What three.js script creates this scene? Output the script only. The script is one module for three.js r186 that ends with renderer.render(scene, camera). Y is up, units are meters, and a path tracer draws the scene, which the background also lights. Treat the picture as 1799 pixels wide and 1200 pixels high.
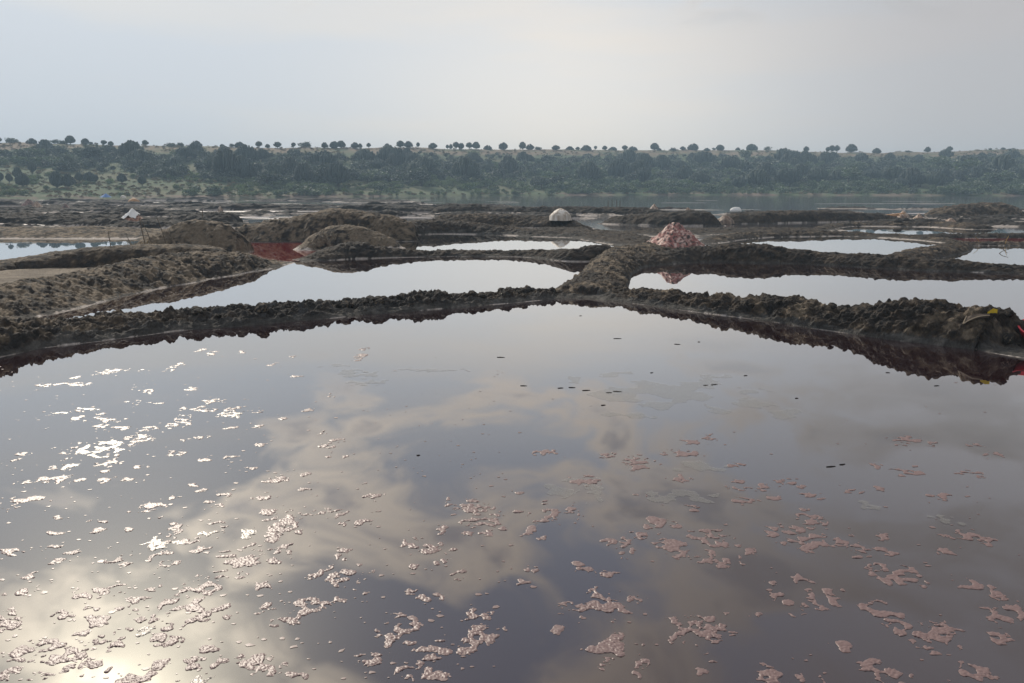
import * as THREE from 'three';
import { mergeGeometries, mergeVertices } from 'three/addons/utils/BufferGeometryUtils.js';
import { ImprovedNoise } from 'three/addons/math/ImprovedNoise.js';

// ------------------------------------------------------------------ camera, sky, sun, exposure
const F = 1440, CX = 899.5, CY = 600, HORIZON = 328, EYE = 2.0;        // the lens in pixels of the photograph, the eye 2 m above the brine
const PITCH = Math.atan((CY - HORIZON) / F);
const scene = new THREE.Scene();
const camera = new THREE.PerspectiveCamera(2 * Math.atan(600 / F) * 180 / Math.PI, 1799 / 1200, 0.1, 3000);
camera.position.set(0, EYE, 0);
camera.rotation.set(-PITCH, 0, 0);
scene.add(camera);

const renderer = new THREE.WebGLRenderer({ antialias: true });
renderer.toneMapping = THREE.LinearToneMapping;
renderer.toneMappingExposure = 1.0;
renderer.shadowMap.enabled = true;

const D2R = Math.PI / 180;
const SUN_AZ = -27.9 * D2R, SUN_EL = 31.75 * D2R;
const sunDir = new THREE.Vector3(Math.sin(SUN_AZ) * Math.cos(SUN_EL), Math.sin(SUN_EL), -Math.cos(SUN_AZ) * Math.cos(SUN_EL));
const sun = new THREE.DirectionalLight(new THREE.Color(1.0, 0.91, 0.78), 3.2);
sun.position.copy(sunDir).multiplyScalar(200);
sun.castShadow = true; sun.shadow.radius = 6;
sun.shadow.mapSize.set(4096, 4096);
Object.assign(sun.shadow.camera, { left: -120, right: 120, top: 120, bottom: -120, near: 1, far: 600 });
scene.add(sun); scene.add(sun.target);

// ------------------------------------------------------------------ noise
const perlin = new ImprovedNoise();
const N3 = (x, y, z) => perlin.noise(x + 37.31, y + 11.77, z + 71.93);
const fbm = (x, y, z, o = 4) => { let s = 0, a = 0.5; for (let i = 0; i < o; i++) { s += a * N3(x, y, z); x = x * 2.03 + 5.1; y = y * 2.03 + 1.7; z = z * 2.03 + 3.3; a *= 0.5; } return s; };
const clamp = (x, a = 0, b = 1) => Math.min(b, Math.max(a, x));
const ss = (a, b, x) => { const t = clamp((x - a) / (b - a)); return t * t * (3 - 2 * t); };
const mix = (a, b, t) => a + (b - a) * t;
const mix3 = (a, b, t) => [mix(a[0], b[0], t), mix(a[1], b[1], t), mix(a[2], b[2], t)];
function rng(seed) { let a = seed >>> 0; return () => { a = (a + 0x6D2B79F5) >>> 0; let t = a; t = Math.imul(t ^ (t >>> 15), t | 1); t ^= t + Math.imul(t ^ (t >>> 7), t | 61); return ((t ^ (t >>> 14)) >>> 0) / 4294967296; }; }
const hash3 = (x, y, z) => { let h = Math.imul(x, 374761393) ^ Math.imul(y, 668265263) ^ Math.imul(z, 2147483647 ^ 0x5bd1e995); h = Math.imul(h ^ (h >>> 13), 1274126177); return (h ^ (h >>> 16)) >>> 0; };
function worley(x, y, z) {                                            // distance to the nearest scattered point
  const xi = Math.floor(x), yi = Math.floor(y), zi = Math.floor(z); let best = 9;
  for (let i = -1; i <= 1; i++) for (let j = -1; j <= 1; j++) for (let k = -1; k <= 1; k++) {
    const h = hash3(xi + i, yi + j, zi + k);
    const dx = xi + i + (h & 1023) / 1023 - x, dy = yi + j + ((h >>> 10) & 1023) / 1023 - y, dz = zi + k + ((h >>> 20) & 1023) / 1023 - z;
    const d = dx * dx + dy * dy + dz * dz; if (d < best) best = d;
  }
  return Math.sqrt(best);
}

// ------------------------------------------------------------------ the sky: hazy air, a broken layer of altocumulus, the sun behind it
{
  const W = 3072, H = 1536, data = new Float32Array(W * H * 4);
  for (let j = 0; j < H; j++) {
    const el = ((j + 0.5) / H - 0.5) * Math.PI;
    for (let i = 0; i < W; i++) {
      const k = (j * W + i) * 4; data[k + 3] = 1;
      if (el < -0.004) { data[k] = 0.42; data[k + 1] = 0.43; data[k + 2] = 0.43; continue; }
      const ph = ((i + 0.5) / W - 0.5) * 2 * Math.PI, ce = Math.cos(el);
      const x = ce * Math.cos(ph), y = Math.sin(el), z = ce * Math.sin(ph);
      const cg = x * sunDir.x + y * sunDir.y + z * sunDir.z, g = Math.acos(clamp(cg, -1, 1)) / D2R, e = Math.max(el, 0) / D2R;
      const az = Math.atan2(x, -z) / D2R;
      // air
      const grey = ss(2, 30, az) * (1 - ss(110, 175, az));            // a grey sheet of thin cloud covers the sky to the right
      let c = mix3([0.64, 0.70, 0.78], [0.45, 0.52, 0.65], ss(10, 30, e));
      c = mix3(c, [0.50, 0.495, 0.51], grey * 0.85);
      // altocumulus, seen on a level layer; its edge runs across the view, blue air in front of it to the left
      const q = 1 / (y + 0.13), px = x * q, pz = z * q;
      const wx = fbm(px * 1.3, 3.1, pz * 1.3, 4) * 0.42, wz = fbm(px * 1.3, 8.4, pz * 1.3, 4) * 0.42;
      const big = fbm(px * 0.8 + 2.2, 0.3, pz * 0.8 + 0.4, 3);
      const fine = fbm((px + wx) * 3.0 + 21.4, 5.5, (pz + wz) * 3.0, 6) + 0.22 * fbm((px + wx) * 11, 1.5, (pz + wz) * 11, 4);
      const lead = 13 + 0.40 * clamp(-2 - az, 0, 50) * (1 - ss(90, 170, Math.abs(az)));
      const deck = clamp((e - lead) / 16, -0.5, 0.07);
      const cov = ss(-0.20, 0.30, fine * 1.55 + big * 0.5 + deck) * (0.80 + 0.20 * ss(-0.2, 0.2, fbm(px * 7 + wx * 4, 2.2, pz * 7 + wz * 4, 4)));
      const forward = 0.54 + 1.55 * Math.exp(-g / 20) + 3.2 * Math.exp(-g / 6.0);
      const lit = [forward * 1.06, forward * 0.95, forward * 0.80 + 0.03];
      const dim = mix(1, 0.62, grey);
      const dense = ss(0.16, 0.52, fine * 1.4 + big * 0.5);           // thick middles of the cloud pass less light
      const cl = mix3(lit, [forward * 0.56, forward * 0.545, forward * 0.56], dense).map(v => mix(v, forward * 0.93, grey * 0.75) * dim);
      const vis = ss(8, 16, e) * 0.95;
      c = mix3(c, cl, cov * vis);
      // thin streaks low in the sky
      const st = ss(0.02, 0.42, fbm(az * 0.035 + 3, e * 0.22, 2.7, 5) + 0.10) * ss(1.0, 5, e) * (1 - ss(12, 20, e));
      c = mix3(c, mix3([0.79, 0.755, 0.71], [0.56, 0.53, 0.53], grey), st * 0.5);
      // haze at the horizon, brightest under the middle of the view
      const hz = Math.exp(-e / 7.5), warm = Math.exp(-Math.pow((az - 4) / 17, 2));
      let h = mix3([0.64, 0.685, 0.72], [0.51, 0.51, 0.515], grey);
      h = mix3(h, [0.77, 0.77, 0.735], warm * 0.85);
      c = mix3(c, h, hz * 0.85);
      // a lit veil of thin cloud low in the middle
      const veil = Math.exp(-Math.pow((az - 3) / 14, 2)) * Math.exp(-Math.pow((e - 5) / 8, 2));
      c = [c[0] * (1 + 0.30 * veil), c[1] * (1 + 0.19 * veil), c[2] * (1 + 0.07 * veil)];
      // the aureole of the sun
      const au = 11 * Math.exp(-g / 3.8) + 0.18 * Math.exp(-g / 12);
      c = [c[0] + au, c[1] + au * 0.90, c[2] + au * 0.68];
      data[k] = c[0]; data[k + 1] = c[1]; data[k + 2] = c[2];
    }
  }
  const t = new THREE.DataTexture(data, W, H, THREE.RGBAFormat, THREE.FloatType);
  t.mapping = THREE.EquirectangularReflectionMapping; t.magFilter = THREE.LinearFilter; t.minFilter = THREE.LinearFilter; t.needsUpdate = true;
  scene.background = t; scene.environment = t;
}
scene.fog = new THREE.FogExp2(new THREE.Color(0.58, 0.80, 1.0), 0.0012);

// ------------------------------------------------------------------ helpers
const CP = Math.cos(PITCH), SP = Math.sin(PITCH);
function ray(px, py) { const a = (px - CX) / F, b = -(py - CY) / F; return [a, b * CP - SP, -CP - b * SP]; }
function W(px, py, y = 0) { const r = ray(px, py), t = (y - EYE) / r[1]; return { x: r[0] * t, z: r[2] * t }; }       // a point of the photograph on a level y
const near = d => 1 / (1 + 0.003472 * d);                             // distances below are paced out by eye; this brings them to the survey of the water line
function atRaw(px, depth) { return { x: ray(px, HORIZON)[0] / -ray(px, HORIZON)[2] * depth, z: -depth }; }
function at(px, depth) { return atRaw(px, depth * near(depth)); }               // a column of the photograph at a distance
function heightOf(py, x, z) { const r = ray(CX, py); return EYE + r[1] / -r[2] * -z; }                               // the height whose image is row py
const taken = new Map();
function numbered(n) { const k = taken.get(n) ?? 0; taken.set(n, k + 1); return k ? `${n}_${String(k).padStart(3, '0')}` : n; }
function add(o, name, label, category, group) { o.name = numbered(name); o.userData.label = label; o.userData.category = category; if (group) o.userData.group = group; scene.add(o); return o; }
function structure(o, name, label) { o.name = numbered(name); o.userData.kind = 'structure'; if (label) o.userData.label = label; scene.add(o); return o; }
function mesh(g, m, name, parent) { const o = new THREE.Mesh(g, m); o.castShadow = o.receiveShadow = true; if (name) o.name = name; if (parent) parent.add(o); return o; }
function group(x, y, z, turn = 0) { const g = new THREE.Group(); g.position.set(x, y, z); g.rotation.y = turn; return g; }

// tiling noise textures: grain of soil (bump) and mottling (colour)
function tile(size, layers, seed) {
  const out = new Float32Array(size * size), r = rng(seed);
  for (const [n, amp] of layers) {
    const v = Float32Array.from({ length: n * n }, () => r());
    for (let j = 0; j < size; j++) for (let i = 0; i < size; i++) {
      const x = i / size * n, y = j / size * n, xi = Math.floor(x), yi = Math.floor(y), fx = x - xi, fy = y - yi, sx = fx * fx * (3 - 2 * fx), sy = fy * fy * (3 - 2 * fy);
      const g = (a, b) => v[(b % n) * n + (a % n)];
      out[j * size + i] += amp * mix(mix(g(xi, yi), g(xi + 1, yi), sx), mix(g(xi, yi + 1), g(xi + 1, yi + 1), sx), sy);
    }
  }
  let lo = 1e9, hi = -1e9; for (const v of out) { lo = Math.min(lo, v); hi = Math.max(hi, v); }
  return out.map(v => (v - lo) / (hi - lo));
}
function texture(size, fn, srgb) {
  const d = new Uint8Array(size * size * 4);
  for (let i = 0; i < size * size; i++) { const c = fn(i); d[i * 4] = c[0] * 255; d[i * 4 + 1] = c[1] * 255; d[i * 4 + 2] = c[2] * 255; d[i * 4 + 3] = 255; }
  const t = new THREE.DataTexture(d, size, size); t.wrapS = t.wrapT = THREE.RepeatWrapping; t.magFilter = THREE.LinearFilter; t.minFilter = THREE.LinearFilter; if (srgb) t.colorSpace = THREE.SRGBColorSpace; t.needsUpdate = true; return t;
}
const grainA = tile(512, [[8, 0.6], [17, 0.6], [41, 0.55], [97, 0.45], [211, 0.3]], 5), grainB = tile(512, [[11, 0.4], [37, 0.6], [90, 0.7], [230, 0.6]], 9);
const bumpTex = texture(512, i => [grainA[i], grainA[i], grainA[i]]);
const mottleTex = texture(512, i => { const v = 0.66 + 0.34 * grainB[i]; return [v, v * mix(0.96, 1, grainA[i]), v * mix(0.92, 1, grainA[i])]; }, true);

const rgb = (r, g, b) => new THREE.Color().setRGB(r, g, b);
const M = {
  mud: new THREE.MeshStandardMaterial({ color: 0xffffff, vertexColors: true, roughness: 0.92, map: mottleTex, bumpMap: bumpTex, bumpScale: 0.035 }),
  wetMud: new THREE.MeshStandardMaterial({ color: 0xffffff, vertexColors: true, roughness: 0.55, map: mottleTex, bumpMap: bumpTex, bumpScale: 0.03 }),
  salt: new THREE.MeshStandardMaterial({ color: 0xffffff, vertexColors: true, roughness: 0.7, bumpMap: bumpTex, bumpScale: 0.01 }),
  raft: new THREE.MeshStandardMaterial({ color: rgb(0.185, 0.122, 0.117), roughness: 0.46 }),
  raftPale: new THREE.MeshStandardMaterial({ color: rgb(0.36, 0.32, 0.28), roughness: 0.42 }),
  brineFront: new THREE.MeshPhysicalMaterial({ color: rgb(0.022, 0.0085, 0.0100), roughness: 0.0, ior: 1.5, clearcoat: 1, clearcoatRoughness: 0 }),
  brineMid: new THREE.MeshPhysicalMaterial({ color: rgb(0.03, 0.009, 0.008), roughness: 0.0, ior: 1.5, clearcoat: 1, clearcoatRoughness: 0 }),
  brineClear: new THREE.MeshPhysicalMaterial({ color: rgb(0.03, 0.03, 0.028), roughness: 0.0, ior: 1.5, clearcoat: 1, clearcoatRoughness: 0 }),
  brineRed: new THREE.MeshPhysicalMaterial({ color: rgb(0.13, 0.012, 0.011), roughness: 0.02, ior: 1.33 }),
  lake: new THREE.MeshPhysicalMaterial({ color: rgb(0.06, 0.058, 0.062), roughness: 0.07, ior: 1.33 }),
  wood: new THREE.MeshStandardMaterial({ color: rgb(0.10, 0.075, 0.05), roughness: 0.9 }),
  reed: new THREE.MeshStandardMaterial({ color: rgb(0.36, 0.22, 0.06), roughness: 0.8 }),
  plank: new THREE.MeshStandardMaterial({ color: rgb(0.45, 0.26, 0.14), roughness: 0.85 }),
  whiteSheet: new THREE.MeshStandardMaterial({ color: rgb(0.78, 0.77, 0.74), roughness: 0.6, side: THREE.DoubleSide }),
  yellow: new THREE.MeshStandardMaterial({ color: rgb(0.65, 0.45, 0.02), roughness: 0.45 }),
  red: new THREE.MeshStandardMaterial({ color: rgb(0.62, 0.035, 0.05), roughness: 0.4 }),
  blue: new THREE.MeshStandardMaterial({ color: rgb(0.05, 0.16, 0.42), roughness: 0.6 }),
  cloth: new THREE.MeshStandardMaterial({ color: rgb(0.11, 0.085, 0.065), roughness: 0.95, bumpMap: bumpTex, bumpScale: 0.01 }),
  seam: new THREE.MeshStandardMaterial({ color: rgb(0.26, 0.21, 0.15), roughness: 0.9 }),
  twig: new THREE.MeshStandardMaterial({ color: rgb(0.03, 0.025, 0.022), roughness: 0.9 }),
};

// ------------------------------------------------------------------ banks of mud: a long heap with lumps and clods along a line
const C = { dark: [0.034, 0.029, 0.025], brown: [0.078, 0.058, 0.040], dust: [0.24, 0.195, 0.14], silt: [0.072, 0.069, 0.064], salt: [0.66, 0.61, 0.57], sand: [0.29, 0.235, 0.165], black: [0.025, 0.023, 0.022] };
function spline(pts, step) {                                          // Catmull-Rom through [x, z, w, h], sampled every step metres
  const P = [pts[0].map((v, i) => 2 * v - pts[1][i]), ...pts, pts[pts.length - 1].map((v, i) => 2 * v - pts[pts.length - 2][i])], out = [];
  for (let k = 1; k < P.length - 2; k++) {
    const n = Math.max(1, Math.ceil(Math.hypot(P[k + 1][0] - P[k][0], P[k + 1][1] - P[k][1]) / (typeof step === 'function' ? step(P[k]) : step)));
    for (let i = 0; i < n; i++) { const t = i / n; out.push(P[k].map((_, c) => 0.5 * (2 * P[k][c] + (P[k + 1][c] - P[k - 1][c]) * t + (2 * P[k - 1][c] - 5 * P[k][c] + 4 * P[k + 1][c] - P[k + 2][c]) * t * t + (3 * P[k][c] - P[k - 1][c] - 3 * P[k + 1][c] + P[k + 2][c]) * t * t * t))); }
  }
  out.push(P[P.length - 2]); return out;
}
function mudColor(p, base, o) {
  const n1 = 2 * fbm(p[0] * 0.9 + o.seed, p[1] * 1.4, p[2] * 0.9, 4), n2 = 2 * fbm(p[0] * 4.5, p[1] * 5.5 + o.seed, p[2] * 4.5, 5), n3 = N3(p[0] * 22, p[1] * 22, p[2] * 22), n4 = 2 * fbm(p[0] * 2.6 + 7, p[1] * 2.6, p[2] * 2.6 + o.seed, 4);
  const wet = o.wet + (o.wetAt ? o.wetAt(p[0], p[2]) : 0);
  let c = mix3(C.dark, C.brown, ss(-0.35, 0.35, n1 * 0.5 + n2 * 0.7 + n3 * 0.2 + o.brown - wet * 0.4));
  c = mix3(c, o.tone ?? C.dust, ss(0.0, 0.5, n2 * 0.7 + n1 * 0.55 + n3 * 0.2 + o.dust * 1.6 - 0.15 - wet * 0.8));
  c = mix3(c, C.black, ss(0.1, 0.4, n4 * 0.8 - n2 * 0.5 + n3 * 0.1 + wet - 0.12) * 0.85);
  if (wet > 0) c = mix3(c, [0.075, 0.077, 0.08], ss(0.1, 0.5, n2 + n3 * 0.3 - n4 * 0.3) * clamp(wet * 3));
  const sl = o.silt * (0.8 + 0.7 * n1 + 0.5 * n2 + 0.4 * n4);
  c = mix3(c, mix3(C.silt, [0.14, 0.135, 0.125], ss(0.05, 0.5, n2)), 1 - ss(sl * 0.92, sl * 1.02 + 0.004, base + n3 * 0.02));
  const broken = ss(-0.1, 0.1, 1.6 * fbm(p[0] * 0.8, o.seed * 3.1, p[2] * 0.8, 4) + n3 * 0.12 + n2 * 0.15 + o.saltOn + (o.saltAt ? o.saltAt(p[0]) : 0));
  const sh = o.saltH * (0.5 + 0.9 * Math.max(0, n2 + 0.4));
  if (base < sh && base > -0.04) c = mix3(c, C.salt, broken * 0.95);
  const v = 1 + 0.5 * n3; return [c[0] * v, c[1] * v, c[2] * v];
}
function bankGeometry(pts, opt = {}) {
  const o = { tip: 0.4, rag: 0.035, clod: 0.05, clodSize: 0.26, fine: 0.02, lump: 0.08, rill: 0, brown: 0, dust: 0, wet: 0, silt: 0.09, saltH: 0.012, saltOn: 0.05, seed: 1, p: 2.2, q: 0.9, res: 0.00165, level: 0, ...opt };
  const mid = pts[Math.floor(pts.length / 2)];
  const line = spline(pts, P => clamp(Math.hypot(P[0], P[1]) * o.res, 0.014, 1));
  const wMax = Math.max(...pts.map(p => p[2])), d0 = Math.min(...pts.map(p => Math.hypot(p[0], p[1])));
  const nu = Math.max(8, Math.ceil(1.25 * wMax * 1.15 / clamp(Math.max(d0, Math.hypot(mid[0], mid[1]) * 0.8) * o.res, 0.014, 1)));
  const n = line.length, pos = new Float32Array(n * (nu + 1) * 3), base = new Float32Array(n * (nu + 1)), uv = new Float32Array(n * (nu + 1) * 2);
  let s = 0, whole = 0; for (let i = 1; i < n; i++) whole += Math.hypot(line[i][0] - line[i - 1][0], line[i][1] - line[i - 1][1]);
  for (let i = 0; i < n; i++) {
    const a = line[Math.max(0, i - 2)], b = line[Math.min(n - 1, i + 2)], L = Math.hypot(b[0] - a[0], b[1] - a[1]) || 1, tx = (b[0] - a[0]) / L, tz = (b[1] - a[1]) / L;
    const [x, z, w, h0] = line[i]; if (i) s += Math.hypot(x - line[i - 1][0], z - line[i - 1][1]);
    const end = o.tip ? ss(0, o.tip * w, Math.min(s, whole - s)) : 1, h = h0 * end - 0.14 * (1 - end);
    const hw = w / 2 * (1 + 0.12 * N3(s * 0.8, o.seed, 4));
    for (let j = 0; j <= nu; j++) {
      const u = (j / nu * 2 - 1) * 1.25, k = i * (nu + 1) + j, au = Math.abs(u);
      const y = au < 1 ? h * Math.pow(1 - Math.pow(au, o.p), o.q) : -(au - 1) * Math.max(0.12, Math.abs(h)) * 1.6;
      pos[k * 3] = x - tz * u * hw; pos[k * 3 + 1] = y; pos[k * 3 + 2] = z + tx * u * hw; base[k] = y;
      uv[k * 2] = s; uv[k * 2 + 1] = u * hw * 1.15;
    }
  }
  const idx = []; for (let i = 0; i < n - 1; i++) for (let j = 0; j < nu; j++) { const a = i * (nu + 1) + j, b = a + nu + 1; idx.push(a, a + 1, b, b, a + 1, b + 1); }
  const g = new THREE.BufferGeometry(); g.setAttribute('position', new THREE.BufferAttribute(pos, 3)); g.setAttribute('uv', new THREE.BufferAttribute(uv, 2)); g.setIndex(idx); g.computeVertexNormals();
  const nor = g.attributes.normal.array, col = new Float32Array(pos.length), out = new Float32Array(pos.length);
  const up = nor[1 + 3 * Math.floor(nu / 2)] < 0 ? -1 : 1;
  for (let k = 0; k < base.length; k++) {
    const p = [pos[k * 3], pos[k * 3 + 1], pos[k * 3 + 2]], y = base[k], m = ss(0.015, 0.10, y + 0.03 * N3(p[0] * 3, 1, p[2] * 3));
    const q = [p[0] + 0.10 * N3(p[0] * 4, p[1] * 4, p[2] * 4), p[1] + 0.10 * N3(p[0] * 4 + 9, p[1] * 4, p[2] * 4), p[2] + 0.10 * N3(p[0] * 4, p[1] * 4 + 9, p[2] * 4)];
    const cs = 1 / o.clodSize, patch = ss(-0.25, 0.2, fbm(p[0] * 0.8 + o.seed, 2, p[2] * 0.8, 2));
    let d = o.lump * fbm(p[0] * 1.5 + o.seed, p[1] * 1.5, p[2] * 1.5, 3) * m;
    if (o.clod) d += m * o.clod * (0.35 + 0.65 * patch) * (0.62 - worley(q[0] * cs, q[1] * cs, q[2] * cs) + 0.5 * (0.6 - worley(q[0] * cs * 2.7, q[1] * cs * 2.7 + 4, q[2] * cs * 2.7)));
    d += o.fine * (0.25 + 0.75 * m) * fbm(p[0] * 9, p[1] * 9, p[2] * 9 + o.seed, 4);
    d += m * o.rag * (0.5 * N3(q[0] * 3.1 + o.seed, q[1] * 3.1, q[2] * 3.1) + 0.8 * N3(p[0] * 8.3, p[1] * 8.3 + o.seed, p[2] * 8.3) + 0.55 * N3(p[0] * 17, p[1] * 17 + o.seed, p[2] * 17) + 0.45 * N3(p[0] * 33, p[1] * 33, p[2] * 33 + o.seed) + 0.9 * (0.45 - worley(p[0] * 11, p[1] * 11, p[2] * 11 + o.seed)) * patch);
    if (o.rill) d -= o.rill * m * Math.pow(Math.abs(N3(uv[k * 2] * 5 + N3(p[0] * 2, p[1] * 2, p[2] * 2) * 0.6, o.seed, p[1] * 0.5)), 0.7) * (1 - ss(0.75, 1, y / Math.max(0.1, mid[3])));
    out[k * 3] = p[0] + up * nor[k * 3] * d; out[k * 3 + 1] = p[1] + up * nor[k * 3 + 1] * d + o.level; out[k * 3 + 2] = p[2] + up * nor[k * 3 + 2] * d;
    const c = mudColor([out[k * 3], out[k * 3 + 1], out[k * 3 + 2]], y + d * 0.4, o); col[k * 3] = c[0]; col[k * 3 + 1] = c[1]; col[k * 3 + 2] = c[2];
  }
  g.setAttribute('position', new THREE.BufferAttribute(out, 3)); g.setAttribute('color', new THREE.BufferAttribute(col, 3)); g.computeVertexNormals();
  return g;
}
function recenter(g) {                                                // geometry about its own base, and where that base is
  g.computeBoundingBox(); const b = g.boundingBox, c = new THREE.Vector3((b.min.x + b.max.x) / 2, 0, (b.min.z + b.max.z) / 2); g.translate(-c.x, 0, -c.z); return c;
}
const soilGroup = 'mud banks between the salt pans';
function bank(label, pts, opt, mat = M.mud, grp) {
  const g = bankGeometry(pts, opt), c = recenter(g), o = mesh(g, mat); o.position.copy(c); o.position.y = 0;
  return add(o, opt.name ?? 'mud_bank', label, opt.category ?? 'mud bank', grp);
}
// from the photograph: [column, row of the foot, width in metres, row of the crest]
const facing = rows => rows.map(([px, pb, w, pc]) => { const a = W(px, pb), L = Math.hypot(a.x, a.z), x = a.x + a.x / L * w / 2, z = a.z + a.z / L * w / 2; return [x, z, w, heightOf(pc, x, z)]; });
// [column, distance, width, height]
const placed = rows => rows.map(([px, d, w, h]) => { const a = at(px, d); return [a.x, a.z, w * near(d), h * near(d)]; });
const paced = rows => rows.map(([x, z, w, h]) => { const f = near(-z); return [x * f, z * f, w * f, h * f]; });
const crest = rows => rows.map(([px, d, w, pc]) => { const a = at(px, d); return [a.x, a.z, w * near(d), heightOf(pc, a.x, a.z)]; });

// ------------------------------------------------------------------ ground and water
{
  const g = new THREE.PlaneGeometry(1500, 1300); g.rotateX(-Math.PI / 2);
  const o = mesh(g, new THREE.MeshStandardMaterial({ color: rgb(0.06, 0.052, 0.045), roughness: 0.95 })); o.position.y = -0.6; structure(o, 'ground', 'dark mud floor of the salt lake basin');
}
function sheet(pts, y, mat, name, label) {
  const s = new THREE.Shape(pts.map(p => new THREE.Vector2(p.x, -p.z))), g = new THREE.ShapeGeometry(s); g.rotateX(-Math.PI / 2);
  const c = recenter(g), o = mesh(g, mat); o.position.set(c.x, y, c.z); return structure(o, name, label);
}
const V = (x, z) => ({ x, z });
sheet([V(-700, 2), V(700, 2), V(900, -640), V(-900, -640)], -0.035, M.lake, 'lake_water', 'grey open lake water reaching to the foot of the far hill');
const frontFoot = [[-80, 640], [0, 622], [150, 602], [300, 583], [400, 575], [500, 566], [640, 553], [740, 545], [870, 534], [950, 527], [1020, 524], [1140, 535], [1270, 553], [1400, 571], [1500, 586], [1600, 601], [1680, 611], [1790, 625], [1860, 640]];
const beyond = (px, py, d) => { const a = W(px, py), L = Math.hypot(a.x, a.z); return V(a.x * (1 + d / L), a.z * (1 + d / L)); };
const leftOn = [[-600, 712], [-300, 672]], rightOn = [[1960, 652], [2150, 680], [2450, 720]];
sheet([V(-16, -1.6), V(16, -1.6), ...[...leftOn, ...frontFoot, ...rightOn].reverse().map(([a, b]) => beyond(a, b, 0.45))], 0, M.brineFront, 'pond_water', 'dark red still brine of the large front pond mirroring cloudy sky');
sheet([...frontFoot.slice(1, 11).map(([a, b]) => beyond(a, b, 0.5)), at(1040, 16), at(1060, 18.5), at(1075, 21.5), at(1085, 26.2), at(900, 26.2), at(700, 26), at(600, 25.6), at(532, 24.2), at(500, 24), at(440, 22.2), V(-7.9, -18.7), V(-8.4, -14.3), V(-8.8, -12.1)], 0.004, M.brineMid, 'pond_water', 'second pond left of the middle path reflecting pale sky');
sheet([...[...frontFoot.slice(10, 18), ...rightOn].map(([a, b]) => beyond(a, b, 0.45)), at(2450, 18.6), at(1870, 20.4), at(1799, 21), at(1600, 21.8), at(1400, 23.6), at(1200, 24), at(1120, 23.4), at(1085, 20), at(1060, 16.4)], 0.004, M.brineMid, 'pond_water', 'second pond right of the middle path reflecting pale sky');
sheet([at(620, 26.6), at(1100, 26.6), at(1110, 34), at(1070, 36), at(690, 41), at(640, 34)], 0.002, M.brineClear, 'pond_water', 'narrow pond behind the clod ridge of the second pond');
sheet([at(1215, 25.2), at(1400, 24.8), at(1600, 25.2), at(1690, 30), at(1660, 34), at(1450, 39), at(1300, 38), at(1225, 31)], 0.002, M.brineClear, 'pond_water', 'pale pond behind the ridge with the pink salt heap');
sheet([at(1600, 23.2), at(1870, 21.4), at(2450, 20), at(2450, 31.4), at(1700, 31.4), at(1690, 29)], 0.006, M.brineClear, 'pond_water', 'pale pond at the right edge with sticks standing behind it');
sheet([at(1640, 32.5), at(1900, 32.5), at(1900, 36.6), at(1640, 36.6)], 0.0, M.brineRed, 'pond_water', 'thin strip of red brine near the right edge');
sheet([at(1440, 39.5), at(1790, 38), at(1770, 46), at(1500, 49), at(1440, 45)], 0.002, M.brineClear, 'pond_water', 'blue grey pond on the right mirroring the hill trees');
sheet([at(395, 34.8), at(600, 34.8), at(590, 27), at(532, 24.4), at(500, 24), at(460, 23.6), at(400, 27)], 0.012, M.brineRed, 'pond_water', 'small deep red brine pool between the brown mounds');
sheet([at(-500, 19.6), at(-120, 20.6), at(200, 21.6), at(330, 23), at(345, 35.4), at(-500, 36.4)], 0.002, M.brineClear, 'pond_water', 'blue grey pond at the left edge mirroring hill trees');

// the near bank under the photographer's feet, out of the picture
bank('mud bank at the near side of the front pond', [[-17, -1.2, 2.6, 0.3], [-10, -0.9, 2.6, 0.3], [-4, -0.5, 2.6, 0.33], [0, -0.3, 2.6, 0.36], [4, -0.5, 2.6, 0.33], [10, -0.9, 2.6, 0.3], [17, -1.2, 2.6, 0.3]].map(([x, z, w, h]) => [x, z + 0.9, w, h]), { res: 0.05, seed: 77 });

// ------------------------------------------------------------------ the banks that can be told apart
const frontDike = facing([[-600, 712, 1.6, 640], [-300, 672, 1.5, 600], [-80, 640, 1.5, 572], [0, 622, 1.6, 565], [70, 612, 1.55, 564], [150, 602, 1.45, 563], [210, 594, 1.3, 558], [300, 583, 1.2, 550], [400, 575, 1.15, 544], [500, 566, 1.1, 536], [560, 561, 1.1, 534], [600, 556, 1.1, 535], [640, 553, 1.1, 527], [690, 550, 1.0, 526], [740, 545, 1.0, 517], [800, 540, 1.0, 520], [870, 534, 1.0, 515], [950, 527, 1.1, 511], [1020, 524, 1.2, 509], [1060, 526, 1.1, 511], [1140, 535, 1.0, 511], [1200, 544, 0.9, 517], [1270, 553, 0.85, 524], [1330, 561, 0.8, 527], [1400, 571, 0.8, 527], [1450, 579, 0.8, 536], [1500, 586, 0.85, 538], [1560, 595, 0.95, 533], [1600, 601, 1.0, 529], [1640, 606, 1.0, 532], [1680, 611, 1.0, 541], [1735, 617, 0.9, 543], [1760, 621, 0.85, 552], [1780, 625, 0.7, 604], [1850, 636, 0.7, 614], [1900, 643, 0.8, 606], [1960, 652, 0.9, 590], [2150, 680, 1.0, 612], [2450, 720, 1.0, 655]]);
const front = bank('lumpy grey brown mud bank along the far side of the front pond', frontDike, { seed: 3, clod: 0.085, clodSize: 0.3, fine: 0.035, lump: 0.12, dust: 0.02, silt: 0.10, saltH: 0.008, saltOn: -0.22, rag: 0.06, saltAt: x => 0.42 * (1 - ss(-5, -3.4, x)) + 0.16 * ss(1.5, 3, x), wetAt: (x, z) => 0.42 * ss(-5.6, -4.2, x) * (1 - ss(-1.6, 0.2, x)) - 0.05 });
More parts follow.
